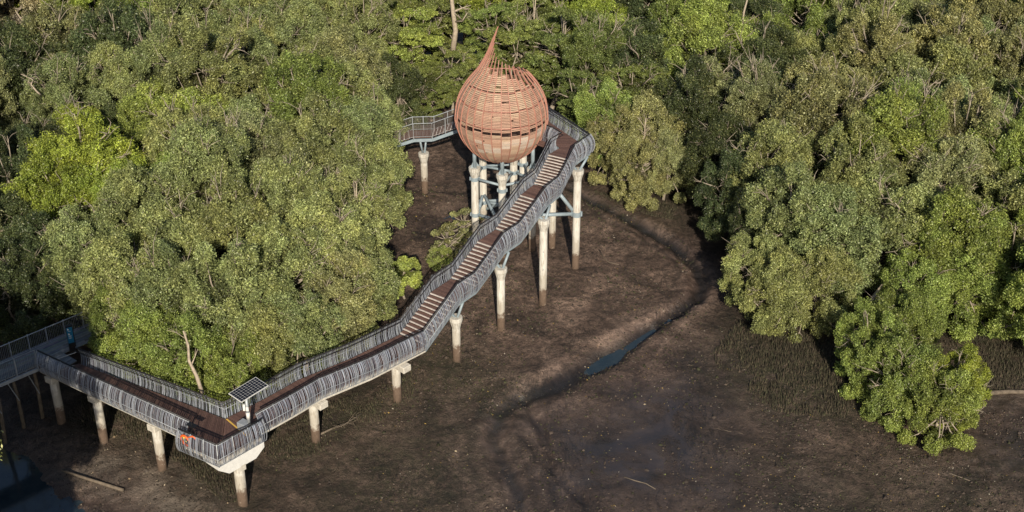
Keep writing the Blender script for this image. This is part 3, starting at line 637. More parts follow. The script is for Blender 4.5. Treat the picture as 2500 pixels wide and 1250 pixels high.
# main stair
sL = [(-6.80, 71.00, 3.5), (-4.91, 73.87, 4.85), (-3.82, 75.36, 4.85), (-2.08, 77.91, 6.2), (-1.05, 79.33, 6.2), (.68, 81.75, 7.55), (1.49, 83.12, 7.55), (2.55, 85.0, 8.9)]
sR = []
for i, p in enumerate(sL):
    if i == 0: sR.append(bR[-1]); continue
    a = sL[max(0, i-1)]; c = sL[min(len(sL)-1, i+1)]; d = Vector((c[0]-a[0], c[1]-a[1], 0)).normalized()
    sR.append((p[0]+d.y*1.9, p[1]-d.x*1.9, p[2]))
st = thing('staircase', (-2, 78, 6), 'long brown stair of four flights climbing beside the pod, curved grey railings', 'staircase')
def flight(parent, L0, R0, L1, R1, n=11):
    L0, R0, L1, R1 = map(V3, (L0, R0, L1, R1))
    for j in range(n):
        f0 = j/n; f1 = (j+1)/n; z = L0.z+(L1.z-L0.z)*f1
        a = L0.lerp(L1, f0); c = R0.lerp(R1, f0); e = R0.lerp(R1, f1); g = L0.lerp(L1, f1)
        for p in (a, c, e, g): p.z = z
        d = (g-a).normalized()
        b = MB(); dn = Vector((0, 0, -.05)); q = [a+d*.062, c+d*.062, e+d*.03, g+d*.03]
        tn = rnd.uniform(.9, 1.12); col = tuple(x*tn for x in BRN[1])
        b.add(q+[p+dn for p in q], [(0, 1, 2, 3), (7, 6, 5, 4), (0, 4, 5, 1), (1, 5, 6, 2), (2, 6, 7, 3), (3, 7, 4, 0)], col)
        t = b.build('tread', M['board'], parent)
        b = MB(); q = [a-d*.004, c-d*.004, c+d*.058, a+d*.058]; u = Vector((0, 0, .006)); dn = Vector((0, 0, -.058))
        b.add([p+u for p in q]+[p+dn for p in q], [(0, 1, 2, 3), (7, 6, 5, 4), (0, 4, 5, 1), (1, 5, 6, 2), (2, 6, 7, 3), (3, 7, 4, 0)])
        b.build('nosing', M['nosing'], t)
for k in (0, 2, 4, 6): flight(st, sL[k], sR[k], sL[k+1], sR[k+1])
for k in (1, 3, 5):
    b = MB(); deck(b, lerp(sL[k], sL[k+1], .04), lerp(sR[k], sR[k+1], .04), sL[k+1], sR[k+1]); b.build('landing', M['board'], st)
railing(st, sL, -1, label='left railing of the stair with dark handrail')
railing(st, sR, 1, label='right railing of the stair with dark handrail')
b = MB(); skirt(b, [down(p, 0) for p in sL], -.14, -.44, .10); skirt(b, [down(p, 0) for p in sR], -.14, -.44, .10)
for k in (1, 2, 3, 4, 5, 6): b.bar(down(sL[k], -.35), down(sR[k], -.35), .1, .18)
b.build('stringer', M['blue'], st)

# top landing and gallery behind the pod
tz = 8.9
tl = thing('upper_walkway', (3.5, 87, tz), 'upper brown landing wrapping behind the pod at the stair top', 'walkway')
tR = [sR[-1], (5.30, 85.75, tz), (2.74, 90.0, tz), (1.5, 93.2, tz)]
tL = [sL[-1], (3.30, 85.98, tz), (2.75, 86.75, tz), (2.1, 87.4, tz)]
b = MB()
deck(b, sL[-1], sR[-1], (3.28, 85.95, tz), (5.24, 85.75, tz)); deck(b, (3.27, 85.97, tz), (5.22, 85.80, tz), (1.35, 89.6, tz), (2.74, 90.0, tz)); deck(b, (1.35, 89.62, tz), (2.74, 90.02, tz), (.1, 92.7, tz), (1.5, 93.2, tz))
deck(b, (1.2, 86.9, tz-.006), (2.4, 88.2, tz-.006), (2.2, 86.1, tz-.006), (3.0, 86.7, tz-.006))
b.build('deck', M['board'], tl)
railing(tl, tR, 1, label='outer railing of the landing, rounded at the corner'); railing(tl, tL, -1, label='inner railing curling into the pod')
b = MB(); skirt(b, tR, -.12, -.42, .1); skirt(b, [tL[0], tL[1], (1.35, 89.6, tz), (.1, 92.7, tz)], -.12, -.42, .1); b.build('edge_beam', M['blue'], tl)

# rear stair going down to the left behind the pod
rs = thing('rear_staircase', (-4, 96, 6), 'straight railed stair descending left from behind the pod', 'staircase')
rR = [(-11.6, 95.95, 3.55), (-7.45, 95.90, 5.0), (-6.05, 96.0, 5.0), (-3.0, 95.6, 6.35), (-2.2, 95.4, 6.35), (0., 93.7, 7.6), (.1, 92.7, tz)]
rL = [(-11.6, 97.25, 3.55), (-7.60, 97.2, 5.0), (-5.95, 97.3, 5.0), (-2.8, 97.0, 6.35), (-1.7, 96.8, 6.35), (1.1, 94.9, 7.6), (1.5, 93.2, tz)]
for k in (0, 2, 4): flight(rs, rL[k], rR[k], rL[k+1], rR[k+1], 11)
for k in (1, 3): b = MB(); deck(b, rL[k], rR[k], rL[k+1], rR[k+1]); b.build('landing', M['board'], rs)
flight(rs, rL[5], rR[5], rL[6], rR[6], 6)
railing(rs, rR, 1, curved=False, label='near straight bar railing'); railing(rs, rL, -1, curved=False, label='far straight bar railing')
b = MB(); skirt(b, rR, -.12, -.36, .1); skirt(b, rL, -.12, -.36, .1); b.build('stringer', M['blue'], rs)

# grey boardwalk at the left edge
gb = thing('grey_boardwalk', (-29, 67, ZD), 'old grey plank boardwalk with straight bar railings at the left edge', 'boardwalk')
gN = [(-34.5, 60.4, ZD), (-30.37, 64.41, ZD), (-27.62, 66.97, ZD)]; gF = [(-36.0, 61.4, ZD), (-30.97, 66.19, ZD), (-26.86, 70.20, ZD), (-22.4, 74.6, ZD)]
b = MB(); GRY = [(.17, .19, .21), (.21, .23, .25), (.14, .155, .17), (.24, .25, .26)]
dv = Vector((.707, .707, 0)); nv = Vector((.707, -.707, 0))
for j in range(14):
    p0 = Vector((-36.0, 61.5, ZD))+nv*(j*.135+.05)
    L_ = 13.0 if j < 14 else 12
    k = 0.
    while k < 18.6:
        s = rnd.uniform(2.2, 3.6); e = min(k+s, 18.6)
        b.bar(p0+dv*k+Vector((0, 0, -.025)), p0+dv*(e-.01)+Vector((0, 0, -.025+rnd.uniform(0, .003))), .125, .05, col=tuple(x*rnd.uniform(.85, 1.15) for x in GRY[rnd.randrange(4)])); k = e
b.build('deck', M['greyboard'], gb)
b = MB(); deck(b, (-26.95, 68.75, ZD-.004), (-27.5, 67.05, ZD-.004), (-25.5, 67.6, ZD-.004), (-26.45, 66.35, ZD-.004), cols=GRY); b.build('apron', M['greyboard'], gb)
b = MB(); b.bar((-27.42, 67.15, ZD+.016), (-25.75, 68.45, ZD+.016), .06, .02); b.build('threshold_strip', M['beam'], gb)
railing(gb, gN, 1, curved=False, post_every=1.25, label='near bar railing'); railing(gb, gF, -1, curved=False, post_every=1.25, label='far bar railing')
b = MB(); skirt(b, gN, -.08, -.3, .1); skirt(b, gF, -.08, -.3, .1); b.build('edge_beam', M['galv'], gb)
for k, (x, y, lx) in enumerate([(-29.3, 67.0, .9), (-28.2, 67.7, .3), (-29.7, 65.7, -.3), (-33.0, 63.2, 0.)]):
    t = thing('timber_pile', (x, y, 0), ['slim grey pile under the boardwalk, second from its brown junction', 'slim grey pile under the boardwalk nearest its brown junction', 'crooked grey pile below the near boardwalk railing', 'slim grey pile at the far left end of the boardwalk'][k], 'pile', 'slim piles under the grey boardwalk')
    b = MB(); b.tube([(x+lx*.3, y-.3, gz(x, y)-.3), (x+lx*.15, y, 2), (x, y, 3.75)], [.13, .11, .10], 8); b.build('shaft', M['mudwood'], t, True)
    b = MB(); b.tube([(x-.5, y-.2, 3.6), (x+.1+lx*.2, y-.2, 1.6)], .03, 6); b.build('brace', M['galv'], t)

# ------------------------------------------------------------ concrete piles
def pile(x, y, top, label, kind, dirv=(1, 0), rad=.26):
    t = thing('concrete_pile', (x, y, 0), label, 'pile', 'concrete piles carrying the walkways')
    g = gz(x, y)-.5
    b = MB()
    if kind == 'cap':     # square cap block
        b.tube_z((x, y, g), [(rad*1.04, 0), (rad, 1), (rad, top-.42-g)], 20); b.build('shaft', M['conc'], t, True)
        d = Vector((dirv[0], dirv[1], 0)).normalized(); n = Vector((d.y, -d.x, 0)); c = MB()
        l = dirv[2] if len(dirv) > 2 else .38; off = dirv[3] if len(dirv) > 3 else 0
        c.box((x+d.x*off, y+d.y*off, top-.215), d*l, n*.3, (0, 0, .21)); o = c.build('cap_block', M['beam'], t)
        m = o.modifiers.new('bevel', 'BEVEL'); m.width = .03; m.segments = 1
    else:                 # flared capital
        h = top-g
        b.tube_z((x, y, g), [(rad*1.04, 0), (rad, 1), (rad, h-.85)], 20); b.build('shaft', M['conc'], t, True)
        c = MB(); c.tube_z((x, y, top-.86), [(rad*1.005, 0), (rad*1.08, .12), (rad*1.5, .52), (rad*1.62, .6), (rad*1.62, .84), (rad*1.5, .86)], 12); c.build('capital', M['conc'], t)
    return t
ad = (.55, .83)
pile(-26.75, 66.75, 3.48, 'shaded concrete pile with square cap nearest the grey boardwalk', 'cap', ad)
pile(-23.75, 64.85, 3.48, 'concrete pile with square cap, second along the lower left walkway', 'cap', ad)
pile(-19.75, 62.15, 3.48, 'concrete pile with square cap, last before the pointed bend', 'cap', ad)
pile(-14.72, 59.25, 2.95, 'thick pile under the white haunch of the pointed bend', 'cap', (1, 1, .3, 0), .29)
pile(-11.4, 64.85, 3.38, 'mud stained pile with sideways cap beam, first right of the bend', 'cap', (.72, -.69, .95, .1), .27)
pile(-6.95, 68.85, 3.12, 'pile with sideways cap beam just below the stair foot', 'cap', (.72, -.69, .95, .1), .27)
pile(-3.5, 73.25, 3.35, 'shortest flared pile under the lowest stair flight', 'flare')
pile(-.72, 76.85, 4.78, 'flared pile under the second stair flight', 'flare')
pile(2.08, 80.15, 6.53, 'tall flared pile with numbers, below the third stair flight', 'flare')
pile(4.48, 84.95, 7.75, 'tallest flared pile carrying the corner of the top landing', 'flare')
pile(2.9, 88.0, 5.6, 'pale pile standing behind the stair, between the tall flared piles', 'flare')
pile(-6.78, 96.5, 3.45, 'lone pile under the rear stair, left of the pod', 'flare')
def marks(px, py, zs, chars):
    t = [o for o in bpy.data.objects if o.name.startswith('concrete_pile') and abs(o.location.x-px) < .01][0]
    for z, ch in zip(zs, chars):
        cu = bpy.data.curves.new('m', 'FONT'); cu.body = ch; cu.size = .22; cu.extrude = .002; cu.align_x = 'CENTER'
        ob = bpy.data.objects.new('m', cu); COL.objects.link(ob)
        ob.location = (px, py-.272, z); ob.rotation_euler = (PI/2, 0, 0)
        bpy.context.view_layer.update(); me = bpy.data.meshes.new_from_object(ob.evaluated_get(bpy.context.evaluated_depsgraph_get()))
        me.transform(ob.matrix_world); bpy.data.objects.remove(ob)
        me.materials.clear(); me.materials.append(M['grey']); n = bpy.data.objects.new('painted_mark', me); COL.objects.link(n); n.parent = t; n.matrix_parent_inverse = Matrix.Translation(t.location).inverted()
marks(2.08, 80.15, (4.1, 2.75), ('4', '3'))
# V struts between flared piles and stair
def strut(name_thing, pts_list, label):
    t = thing('steel_strut', pts_list[0][0], label, 'strut', 'steel struts between pile tops and stair')
    for a, c, r in pts_list:
        b = MB(); b.tube([a, c], r, 10); b.build('tube', M['blue'], t, True)
strut(0, [((-3.55, 73.25, 3.3), (-4.55, 73.3, 4.45), .09), ((-3.4, 73.2, 3.3), (-3.0, 73.5, 4.42), .09)], 'blue grey V strut on the shortest flared pile')
strut(0, [((-.75, 76.85, 4.72), (-1.5, 77.1, 5.62), .09), ((-.6, 76.8, 4.72), (-.2, 77.2, 5.72), .09)], 'blue grey V strut on the flared pile under the second flight')
strut(0, [((2.0, 80.15, 6.48), (1.1, 80.7, 7.1), .09), ((2.2, 80.15, 6.48), (2.5, 80.9, 7.15), .09)], 'blue grey V strut on the numbered flared pile')
strut(0, [((4.4, 84.95, 7.7), (3.7, 85.0, 8.5), .09), ((4.6, 84.95, 7.7), (5.15, 85.4, 8.5), .09)], 'blue grey V strut under the corner of the top landing')
strut(0, [((-6.85, 96.5, 3.4), (-7.0, 96.1, 4.7), .08), ((-6.7, 96.5, 3.4), (-6.55, 97.0, 4.7), .08)], 'slim twin strut on the lone rear pile')
t = thing('brace_frame', (4, 85, 5.2), 'heavy blue grey brace tubes joining the tallest landing pile to the pile behind', 'brace')
b = MB(); b.tube_z((4.48, 84.95, 4.15), [(.31, 0), (.31, .36)], 20); b.box((4.48, 84.95, 4.33), (.38, 0, 0), (0, .06, 0), (0, 0, .17)); b.build('collar', M['blue'], t)
for a, c in (((4.15, 84.9, 4.35), (1.2, 84.2, 4.6)), ((4.2, 84.95, 4.6), (2.6, 85.6, 6.5)), ((2.6, 85.6, 6.6), (1.2, 84.0, 5.0))):
    b = MB(); b.tube([a, c], .13, 12); b.build('tube', M['blue'], t, True)

# ------------------------------------------------------------ teardrop pod
PC = Vector((-.72, 88.0, 10.3)); RP = 3.2
pod = thing('teardrop_pod', (PC.x, PC.y, 7.3), 'onion shaped terracotta lookout pod with timber slats and twisted open tip', 'lookout pod')
PR = [(7.15, .90), (7.35, 1.28), (7.7, 1.83), (8.1, 2.26), (8.6, 2.63), (9.1, 2.90), (9.7, 3.12), (10.3, 3.2), (10.9, 3.14), (11.5, 3.03), (12.1, 2.81), (12.6, 2.53), (13.1, 2.17), (13.5, 1.82), (13.85, 1.53), (14.2, 1.33), (14.6, 1.10), (15.1, .86), (15.5, .70), (16.0, .50), (16.4, .34), (16.8, .18), (17.05, .08)]
def prad(z): return float(np.interp(z, [p[0] for p in PR], [p[1] for p in PR]))
TZ = [(-135, 13.1), (-128, 16.85), (-105, 16.8), (-85, 16.4), (-70, 16.1), (-41, 15.35), (-20, 14.95), (0, 14.75), (43, 14.3), (75, 13.75), (110, 13.4), (180, 13.2), (225, 13.1)]
def ztip(a):
    while a < -135: a += 360
    while a > 225: a -= 360
    return float(np.interp(a, [t[0] for t in TZ], [t[1] for t in TZ]))
def psurf(adeg, z, dr=0.):
    a = math.radians(adeg); r = prad(z)+dr
    tw = math.radians(14)*max(0, (z-13)/4)**1.3
    lean = .10*max(0, (z-13.2)/3.8)
    sx = math.sin(a+tw)*r
    return Vector((PC.x+sx-lean*1.2*(1-(z-13.2)/3.8) if z > 13.2 else PC.x+sx, PC.y-math.cos(a+tw)*r, z))
NR = 30
bays = [(-180+360*k/NR) for k in range(NR)]
for a in bays:
    zt = ztip(a+.1); zs = list(np.arange(7.2, zt-.05, .22))+[zt]; b = MB(); base = 0; vs = []
    for z in zs:
        o = psurf(a, z, .06); i_ = psurf(a, z, -.03 if prad(z) > .3 else 0.0); td = Vector((math.cos(math.radians(a)), math.sin(math.radians(a)), 0))*.023
        vs += [i_-td, i_+td, o+td, o-td]
    fs = [(0, 1, 2, 3), tuple(len(vs)-4+k for k in (3, 2, 1, 0))]
    for k in range(len(zs)-1):
        for e in range(4): fs.append((k*4+e, k*4+4+e, k*4+4+(e+1) % 4, k*4+(e+1) % 4))
    b.add(vs, fs); b.build('rib', M['rib'], pod)
SC = [(.48, .295, .215), (.50, .31, .23), (.46, .28, .20), (.51, .325, .235), (.48, .29, .21), (.44, .275, .20)]
SG = [(.52, .37, .265), (.55, .40, .285), (.50, .345, .245), (.51, .35, .245)]
gaps = {}
for k in range(NR):
    a0 = bays[k]; a1 = a0+360/NR; am = (a0+a1)/2
    top = min(ztip(a0+.1), ztip(a1-.1)) - (.85 if -100 < am < 225 else .3)
    if -130 < am < -60: top = min(ztip(a0), ztip(a1))-.9
    top += rnd.uniform(-.22, .18)
    b = MB(); z = 7.42+rnd.uniform(0, .03); patch = rnd.random()
    wz = 10.25 + .1*math.sin(k*2.1)+(.22 if rnd.random() < .35 else 0)
    wh = rnd.choice([.14, .18, .24])
    pal = SC; 
    pz = z; pl_n = 0
    while z < top:
        if pl_n <= 0:
            pl_n = rnd.randint(3, 9); g = rnd.random()
            upper = (z-10)/4
            mixg = .25+.5*max(0, min(1, upper))
            pal = SG if g < mixg else SC
            if 8.55 < z < 9.7 and abs(am-10) < 45 and rnd.random() < .5: pal = [(.60, .50, .42), (.57, .44, .35)]
        pl_n -= 1
        h = .078 if z < 9.9 else .066
        gap = .012 if z < 9.9 else .036
        if wz < z+h and z < wz+wh: z = wz+wh+.005; continue
        ringg = any(abs(z-q) < .05 for q in (10.75, 11.85, 12.95))
        if not ringg and rnd.random() > .004:
            tone = rnd.uniform(.92, 1.07); c = tuple(x*tone for x in pal[rnd.randrange(len(pal))])
            jj = rnd.uniform(-.008, .008); t0 = 0 if rnd.random() > .03 else rnd.uniform(0, .3)
            lo0 = psurf(a0+.6+t0*10, z, .0+jj); lo1 = psurf(a1-.6, z, .0+jj); hi0 = psurf(a0+.6+t0*10, z+h, .0+jj); hi1 = psurf(a1-.6, z+h, .0+jj)
            n = Vector((-(lo1-lo0).y, (lo1-lo0).x, 0)).normalized()*.022
            b.add([lo0, lo1, hi1, hi0, lo0+n, lo1+n, hi1+n, hi0+n], [(0, 1, 2, 3), (7, 6, 5, 4), (0, 4, 5, 1), (2, 6, 7, 3), (1, 5, 6, 2), (3, 7, 4, 0)], c)
        z += h+gap
    b.build('slat_panel', M['slat'], pod)
for zz in (8.0, 9.3, 10.75, 11.85, 12.95):
    b = MB(); b.tube([psurf(a, zz, -.06) for a in list(np.arange(-180, 181, 6))], .035, 6, cap=False); b.build('ring', M['rib'], pod)
b = MB()
for zz, a0, a1 in ((14.3, -125, -20), (15.0, -125, -60), (15.7, -125, -80), (16.3, -125, -90)):
    b.tube([psurf(a, zz, -.03) for a in np.arange(a0, a1+1, 8)], .03, 6)
b.build('tip_ring', M['rib'], pod)
b = MB(); b.tube_z((PC.x, PC.y, 8.72), [(2.6, 0), (2.66, .14)], 32, (.14, .09, .07)); b.build('floor', M['board'], pod)
PP = [(-.68, 86.45, 6.65, 'front pod pile with flared top, directly under the pod'), (-2.62, 87.55, 6.65, 'left front pod pile with flared top and collar'), (1.45, 87.4, 6.65, 'right pod pile with flared top half hidden by the stair'),
      (-2.08, 89.5, 7.0, 'rear left pod pile behind the left front one'), (.12, 88.6, 7.2, 'middle pod pile right of the front one'), (.80, 89.9, 7.2, 'rear right pod pile, narrow and partly hidden')]
for i, (x, y, tz_, lb) in enumerate(PP):
    t = pile(x, y, tz_, lb, 'flare', rad=.26); t['group'] = 'piles below the pod'
for i in range(6):
    x, y, z0 = PP[i][:3]; b = MB(); rr = math.hypot(x-PC.x, y-PC.y)
    b.tube([(x, y, z0-.02), (x, y, 8.7)], .14, 14)
    for k in range(4):
        a = k*PI/2+.5; b.add([(x+math.cos(a)*.12, y+math.sin(a)*.12, z0), (x+math.cos(a)*.34, y+math.sin(a)*.34, z0), (x+math.cos(a)*.12, y+math.sin(a)*.12, z0+.45)], [(0, 1, 2), (2, 1, 0)][:1])
    b.build('column', M['blue'], pod, True)
bf = thing('brace_frame', (PC.x, PC.y, 4), 'two levels of blue grey collars and tubes linking the pod piles', 'brace')
for z in (5.75, 2.9):
    for i, (x, y, tz_, lb) in enumerate(PP):
        if i == 0: zz = z-.35 if z > 5 else z
        else: zz = z
        b = MB(); b.tube_z((x, y, zz-.14), [(.30, 0), (.30, .28)], 18); b.box((x, y, zz), (.36, 0, 0), (0, .05, 0), (0, 0, .12)); b.build('collar', M['blue'], bf)
    for i, j in ((1, 0), (1, 3), (3, 4), (0, 4), (4, 2), (0, 2), (3, 5), (5, 2)):
        a = Vector((PP[i][0], PP[i][1], z)); c = Vector((PP[j][0], PP[j][1], z)); d = (c-a).normalized()
        b = MB(); b.tube([a+d*.28, c-d*.28], .095 if z > 5 else .12, 10); b.build('tube', M['blue'], bf, True)
for i, j in ((1, 3), (3, 4), (0, 3)):
    a = Vector((PP[i][0], PP[i][1], 2.2)); c = Vector((PP[j][0], PP[j][1], 3.6)); b = MB(); b.tube([a, c], .12, 10); b.build('tube', M['blue'], bf, True)

# ------------------------------------------------------------ solar post, buoy, totem
sp = thing('solar_lamp_post', (-14.28, 61.27, ZD), 'solar panel on a short grey post with cabinet at the walkway bend', 'solar panel')
bx, by = -14.28, 60.95
b = MB(); b.tube([(bx, by, ZD), (bx, by, ZD+2.25)], .095, 12); b.build('post', M['galv'], sp, True)
b = MB(); b.tube_z((bx, by, ZD+.75), [(.11, 0), (.11, .4)], 14); b.build('white_band', M['white'], sp, True)
b = MB(); b.box((bx-.16, by-.02, ZD+1.5), (.06, 0, 0), (0, .05, 0), (0, 0, .2)); b.box((bx+.02, by-.11, ZD+1.45), (.07, 0, 0), (0, .015, 0), (0, 0, .12)); b.build('control_box', M['white'], sp)
b = MB(); b.box((bx-.30, by+.05, ZD+.24), Vector((.24, -.16, 0)), Vector((.14, .20, 0)), (0, 0, .24)); o = b.build('cabinet', M['grey'], sp)
m = o.modifiers.new('bevel', 'BEVEL'); m.width = .02
U = Vector((1.21, 1.54, 0)).normalized(); W = Vector((.79, -.63, -.12)).normalized(); Nn = U.cross(W).normalized()
if Nn.z < 0: Nn = -Nn
pc = Vector((-14.17, 61.30, 6.32))
b = MB(); b.box(pc-Nn*.02, U*.98, W*.51, Nn*.02); b.build('panel_frame', M['white'], sp)
b = MB(); b.box(pc+Nn*.004, U*.945, W*.475, Nn*.002); pn = b.build('panel_glass', M['cell'], sp)
b = MB()
for i in range(1, 10):
    b.box(pc+Nn*.008+U*(-.945+i*.189), U*.0035, W*.475, Nn*.0008, (.3, .3, .33))
for j in range(1, 6): b.box(pc+Nn*.0095+W*(-.475+j*.1583), U*.945, W*.003, Nn*.0005)
for i in range(1, 10):
    for j in range(1, 6):
        q = pc+Nn*.011+U*(-.945+i*.189)+W*(-.475+j*.1583); e = .022
        b.add([q+U*e, q+W*e, q-U*e, q-W*e], [(0, 1, 2, 3)] if U.cross(W).z > 0 else [(3, 2, 1, 0)])
b.build('cell_grid', M['white'], pn)
b = MB(); b.bar(pc-Nn*.07-U*.5, pc-Nn*.07+U*.5, .05, .05); b.bar(pc-Nn*.1-W*.4, pc-Nn*.1+W*.4, .05, .05); b.tube([(bx, by, ZD+2.1), pc-Nn*.08], .05, 8); b.bar((bx-.12, by-.14, ZD+2.16), (bx+.22, by-.05, ZD+2.2), .05, .06); b.build('bracket', M['white'], sp)

bu = thing('life_buoy', (-17.2, 59.75, ZD), 'orange ring buoy with yellow rope inside the railing of the bend', 'life buoy')
c0 = Vector((-17.33, 59.15, ZD+.62)); ax = Vector((.84, -.5, 0)).normalized(); up = Vector((-.10, -.16, 1)).normalized()
b = MB(); ring = [c0+ax*math.cos(t)*.29+up*math.sin(t)*.38 for t in np.linspace(0, 2*PI, 29)]
b.tube(ring, .065, 10, cap=False); b.build('ring', M['orange'], bu, True)
b = MB(); b.tube([c0+ax*rnd.uniform(-.14, .14)+up*(.30-.045*k)+Vector((0, -.03, 0)) for k in range(9)], .03, 6); b.build('rope', M['rope'], bu, True)
b = MB(); b.tube([c0+ax*.28+up*.38, c0+ax*.46+up*.46+Vector((.1, .1, 0)), c0+ax*.62+up*.40+Vector((.1, .1, 0)), c0+ax*.60+up*.22+Vector((.1, .1, 0))], [.03, .05, .05, .03], 8); b.build('float_line', M['orange'], bu, True)
b = MB(); b.bar((-17.05, 59.75, ZD), (-17.05, 59.75, ZD+1.35), .05, .05, up=(0, 1, 0)); b.bar((-17.3, 59.9, ZD+1.2), (-16.8, 59.6, ZD+1.2), .3, .04); b.build('stand', M['black'], bu)

tm = thing('sign_totem', (-26.2, 68.7, ZD), 'tall black totem with a bright blue sign panel at the walkway entrance', 'sign')
b = MB(); tx = Vector((.50, .30, 0)).normalized(); ty = Vector((-.42, -.83, 0)).normalized(); ty = Vector((tx.y, -tx.x, 0)); tc = Vector((-25.98, 68.62, ZD))
b.box(tc+Vector((0, 0, .9)), tx*.20, ty*.09, (0, 0, .9)); b.build('post', M['black'], tm)
b = MB(); b.box(tc+Vector((0, 0, 1.17))+ty*.10-tx*.03, tx*.17, ty*.012, (0, 0, .53)); sgn = b.build('sign_panel', M['signblue'], tm)
b = MB(); s0 = tc+ty*.115-tx*.03
def mk(u, z, w, h): b.box(s0+tx*u*.85+Vector((0, 0, (z-1.5)*.78+1.17)), tx*w*.85, ty*.002, (0, 0, h*.8))
mk(-.10, 2.06, .03, .05); mk(-.06, 2.02, .03, .03); mk(-.10, 1.95, .045, .012); mk(-.03, 1.87, .06, .012); mk(.05, 1.84, .04, .01)
mk(-.08, 1.62, .04, .06); mk(-.06, 1.56, .05, .03)
for z, w in ((1.46, .09), (1.41, .11), (1.36, .08), (1.27, .10), (1.22, .07)): mk(-.02, z, w, .010)
b.build('lettering', M['white'], sgn)

# ------------------------------------------------------------ logs and branches on the mud
def log(name, pts, rad, label, m='mudwood', n=8, cat='log', group=None, twigs=0, seed=1):
    R = random.Random(seed); t = thing(name, pts[0], label, cat, group); b = MB()
    rr = rad if hasattr(rad, '__len__') else list(np.linspace(rad, rad*.6, len(pts)))
    b.tube(pts, rr, n); b.build('stem', M[m], t, True)
    if twigs:
        b = MB()
        for k in range(twigs):
            f = R.uniform(.25, 1)*(len(pts)-1); i = min(int(f), len(pts)-2); p = V3(pts[i]).lerp(V3(pts[i+1]), f-i)
            d = (V3(pts[-1])-V3(pts[0])).normalized(); d = (d+Vector((R.gauss(0, .7), R.gauss(0, .7), R.gauss(.1, .6)))).normalized(); L = R.uniform(.4, 1.)*(V3(pts[-1])-V3(pts[0])).length*.4
            q = p+d*L*.5+Vector((R.gauss(0, .1), R.gauss(0, .1), R.gauss(0, .1)))*L; e = q+(d+Vector((R.gauss(0, .5), R.gauss(0, .5), R.gauss(.2, .4)))).normalized()*L*.5
            r0 = rr[i]*.45; b.tube([p, q, e], [r0, r0*.6, r0*.25], 5)
            for _ in range(2):
                e2 = q+(d+Vector((R.gauss(0, .9), R.gauss(0, .9), R.gauss(.2, .6)))).normalized()*L*.45; b.tube([q, e2], [r0*.5, r0*.2], 4)
        b.build('twigs', M[m], t, True)
    return t
def onmud(pts, h): return [(x, y, gz(x, y)+h) for x, y in pts]
log('fallen_log', onmud([(28.9, 69.45), (30.5, 69.6), (32.5, 69.5), (34.5, 69.7)], .1), .16, 'thick fallen log on mud at the right edge behind the low tree')
log('fallen_log', [(-25.5, 62.25, .05), (-23.8, 61.5, .02), (-21.6, 60.55, .0)], [.06, .09, .10], 'long straight fallen log beside the dark pool at lower left')
log('fallen_branch', onmud([(6.3, 61.75), (6.9, 61.4), (7.5, 61.15), (8.0, 60.65)], .0), .045, 'thin curved stick alone on smooth wet mud at bottom', cat='branch', n=6)
log('fallen_branch', onmud([(-11.3, 65.2), (-10.6, 65.9), (-9.8, 66.4), (-9.0, 67.3)], .12), .07, 'twiggy dead branch lying beside the first pile right of the bend', cat='branch', twigs=9, seed=3)
log('fallen_branch', onmud([(6.3, 87.4), (6.6, 86.3), (6.9, 85.7), (7.6, 85.3)], .05), .04, 'thin dark twig on mud right of the tallest landing pile', cat='branch', n=6)
log('fallen_branch', onmud([(12.0, 66.3), (12.8, 66.0), (13.6, 65.8)], .0), .026, 'short pale stick on mud below the breathing roots bank', cat='branch', n=5)
log('fallen_branch', onmud([(22.5, 63.4), (23.6, 62.7), (24.8, 62.1), (25.8, 61.5)], -.03), .06, 'half buried branch below the leaning low tree', cat='branch', n=6, twigs=4, seed=8)
log('root_tangle', onmud([(30.2, 76.5), (31.2, 75.9), (32.5, 76.4), (34, 76.0)], .15), .12, 'tangle of dark roots on mud near the right edge', cat='roots', twigs=16, seed=5)

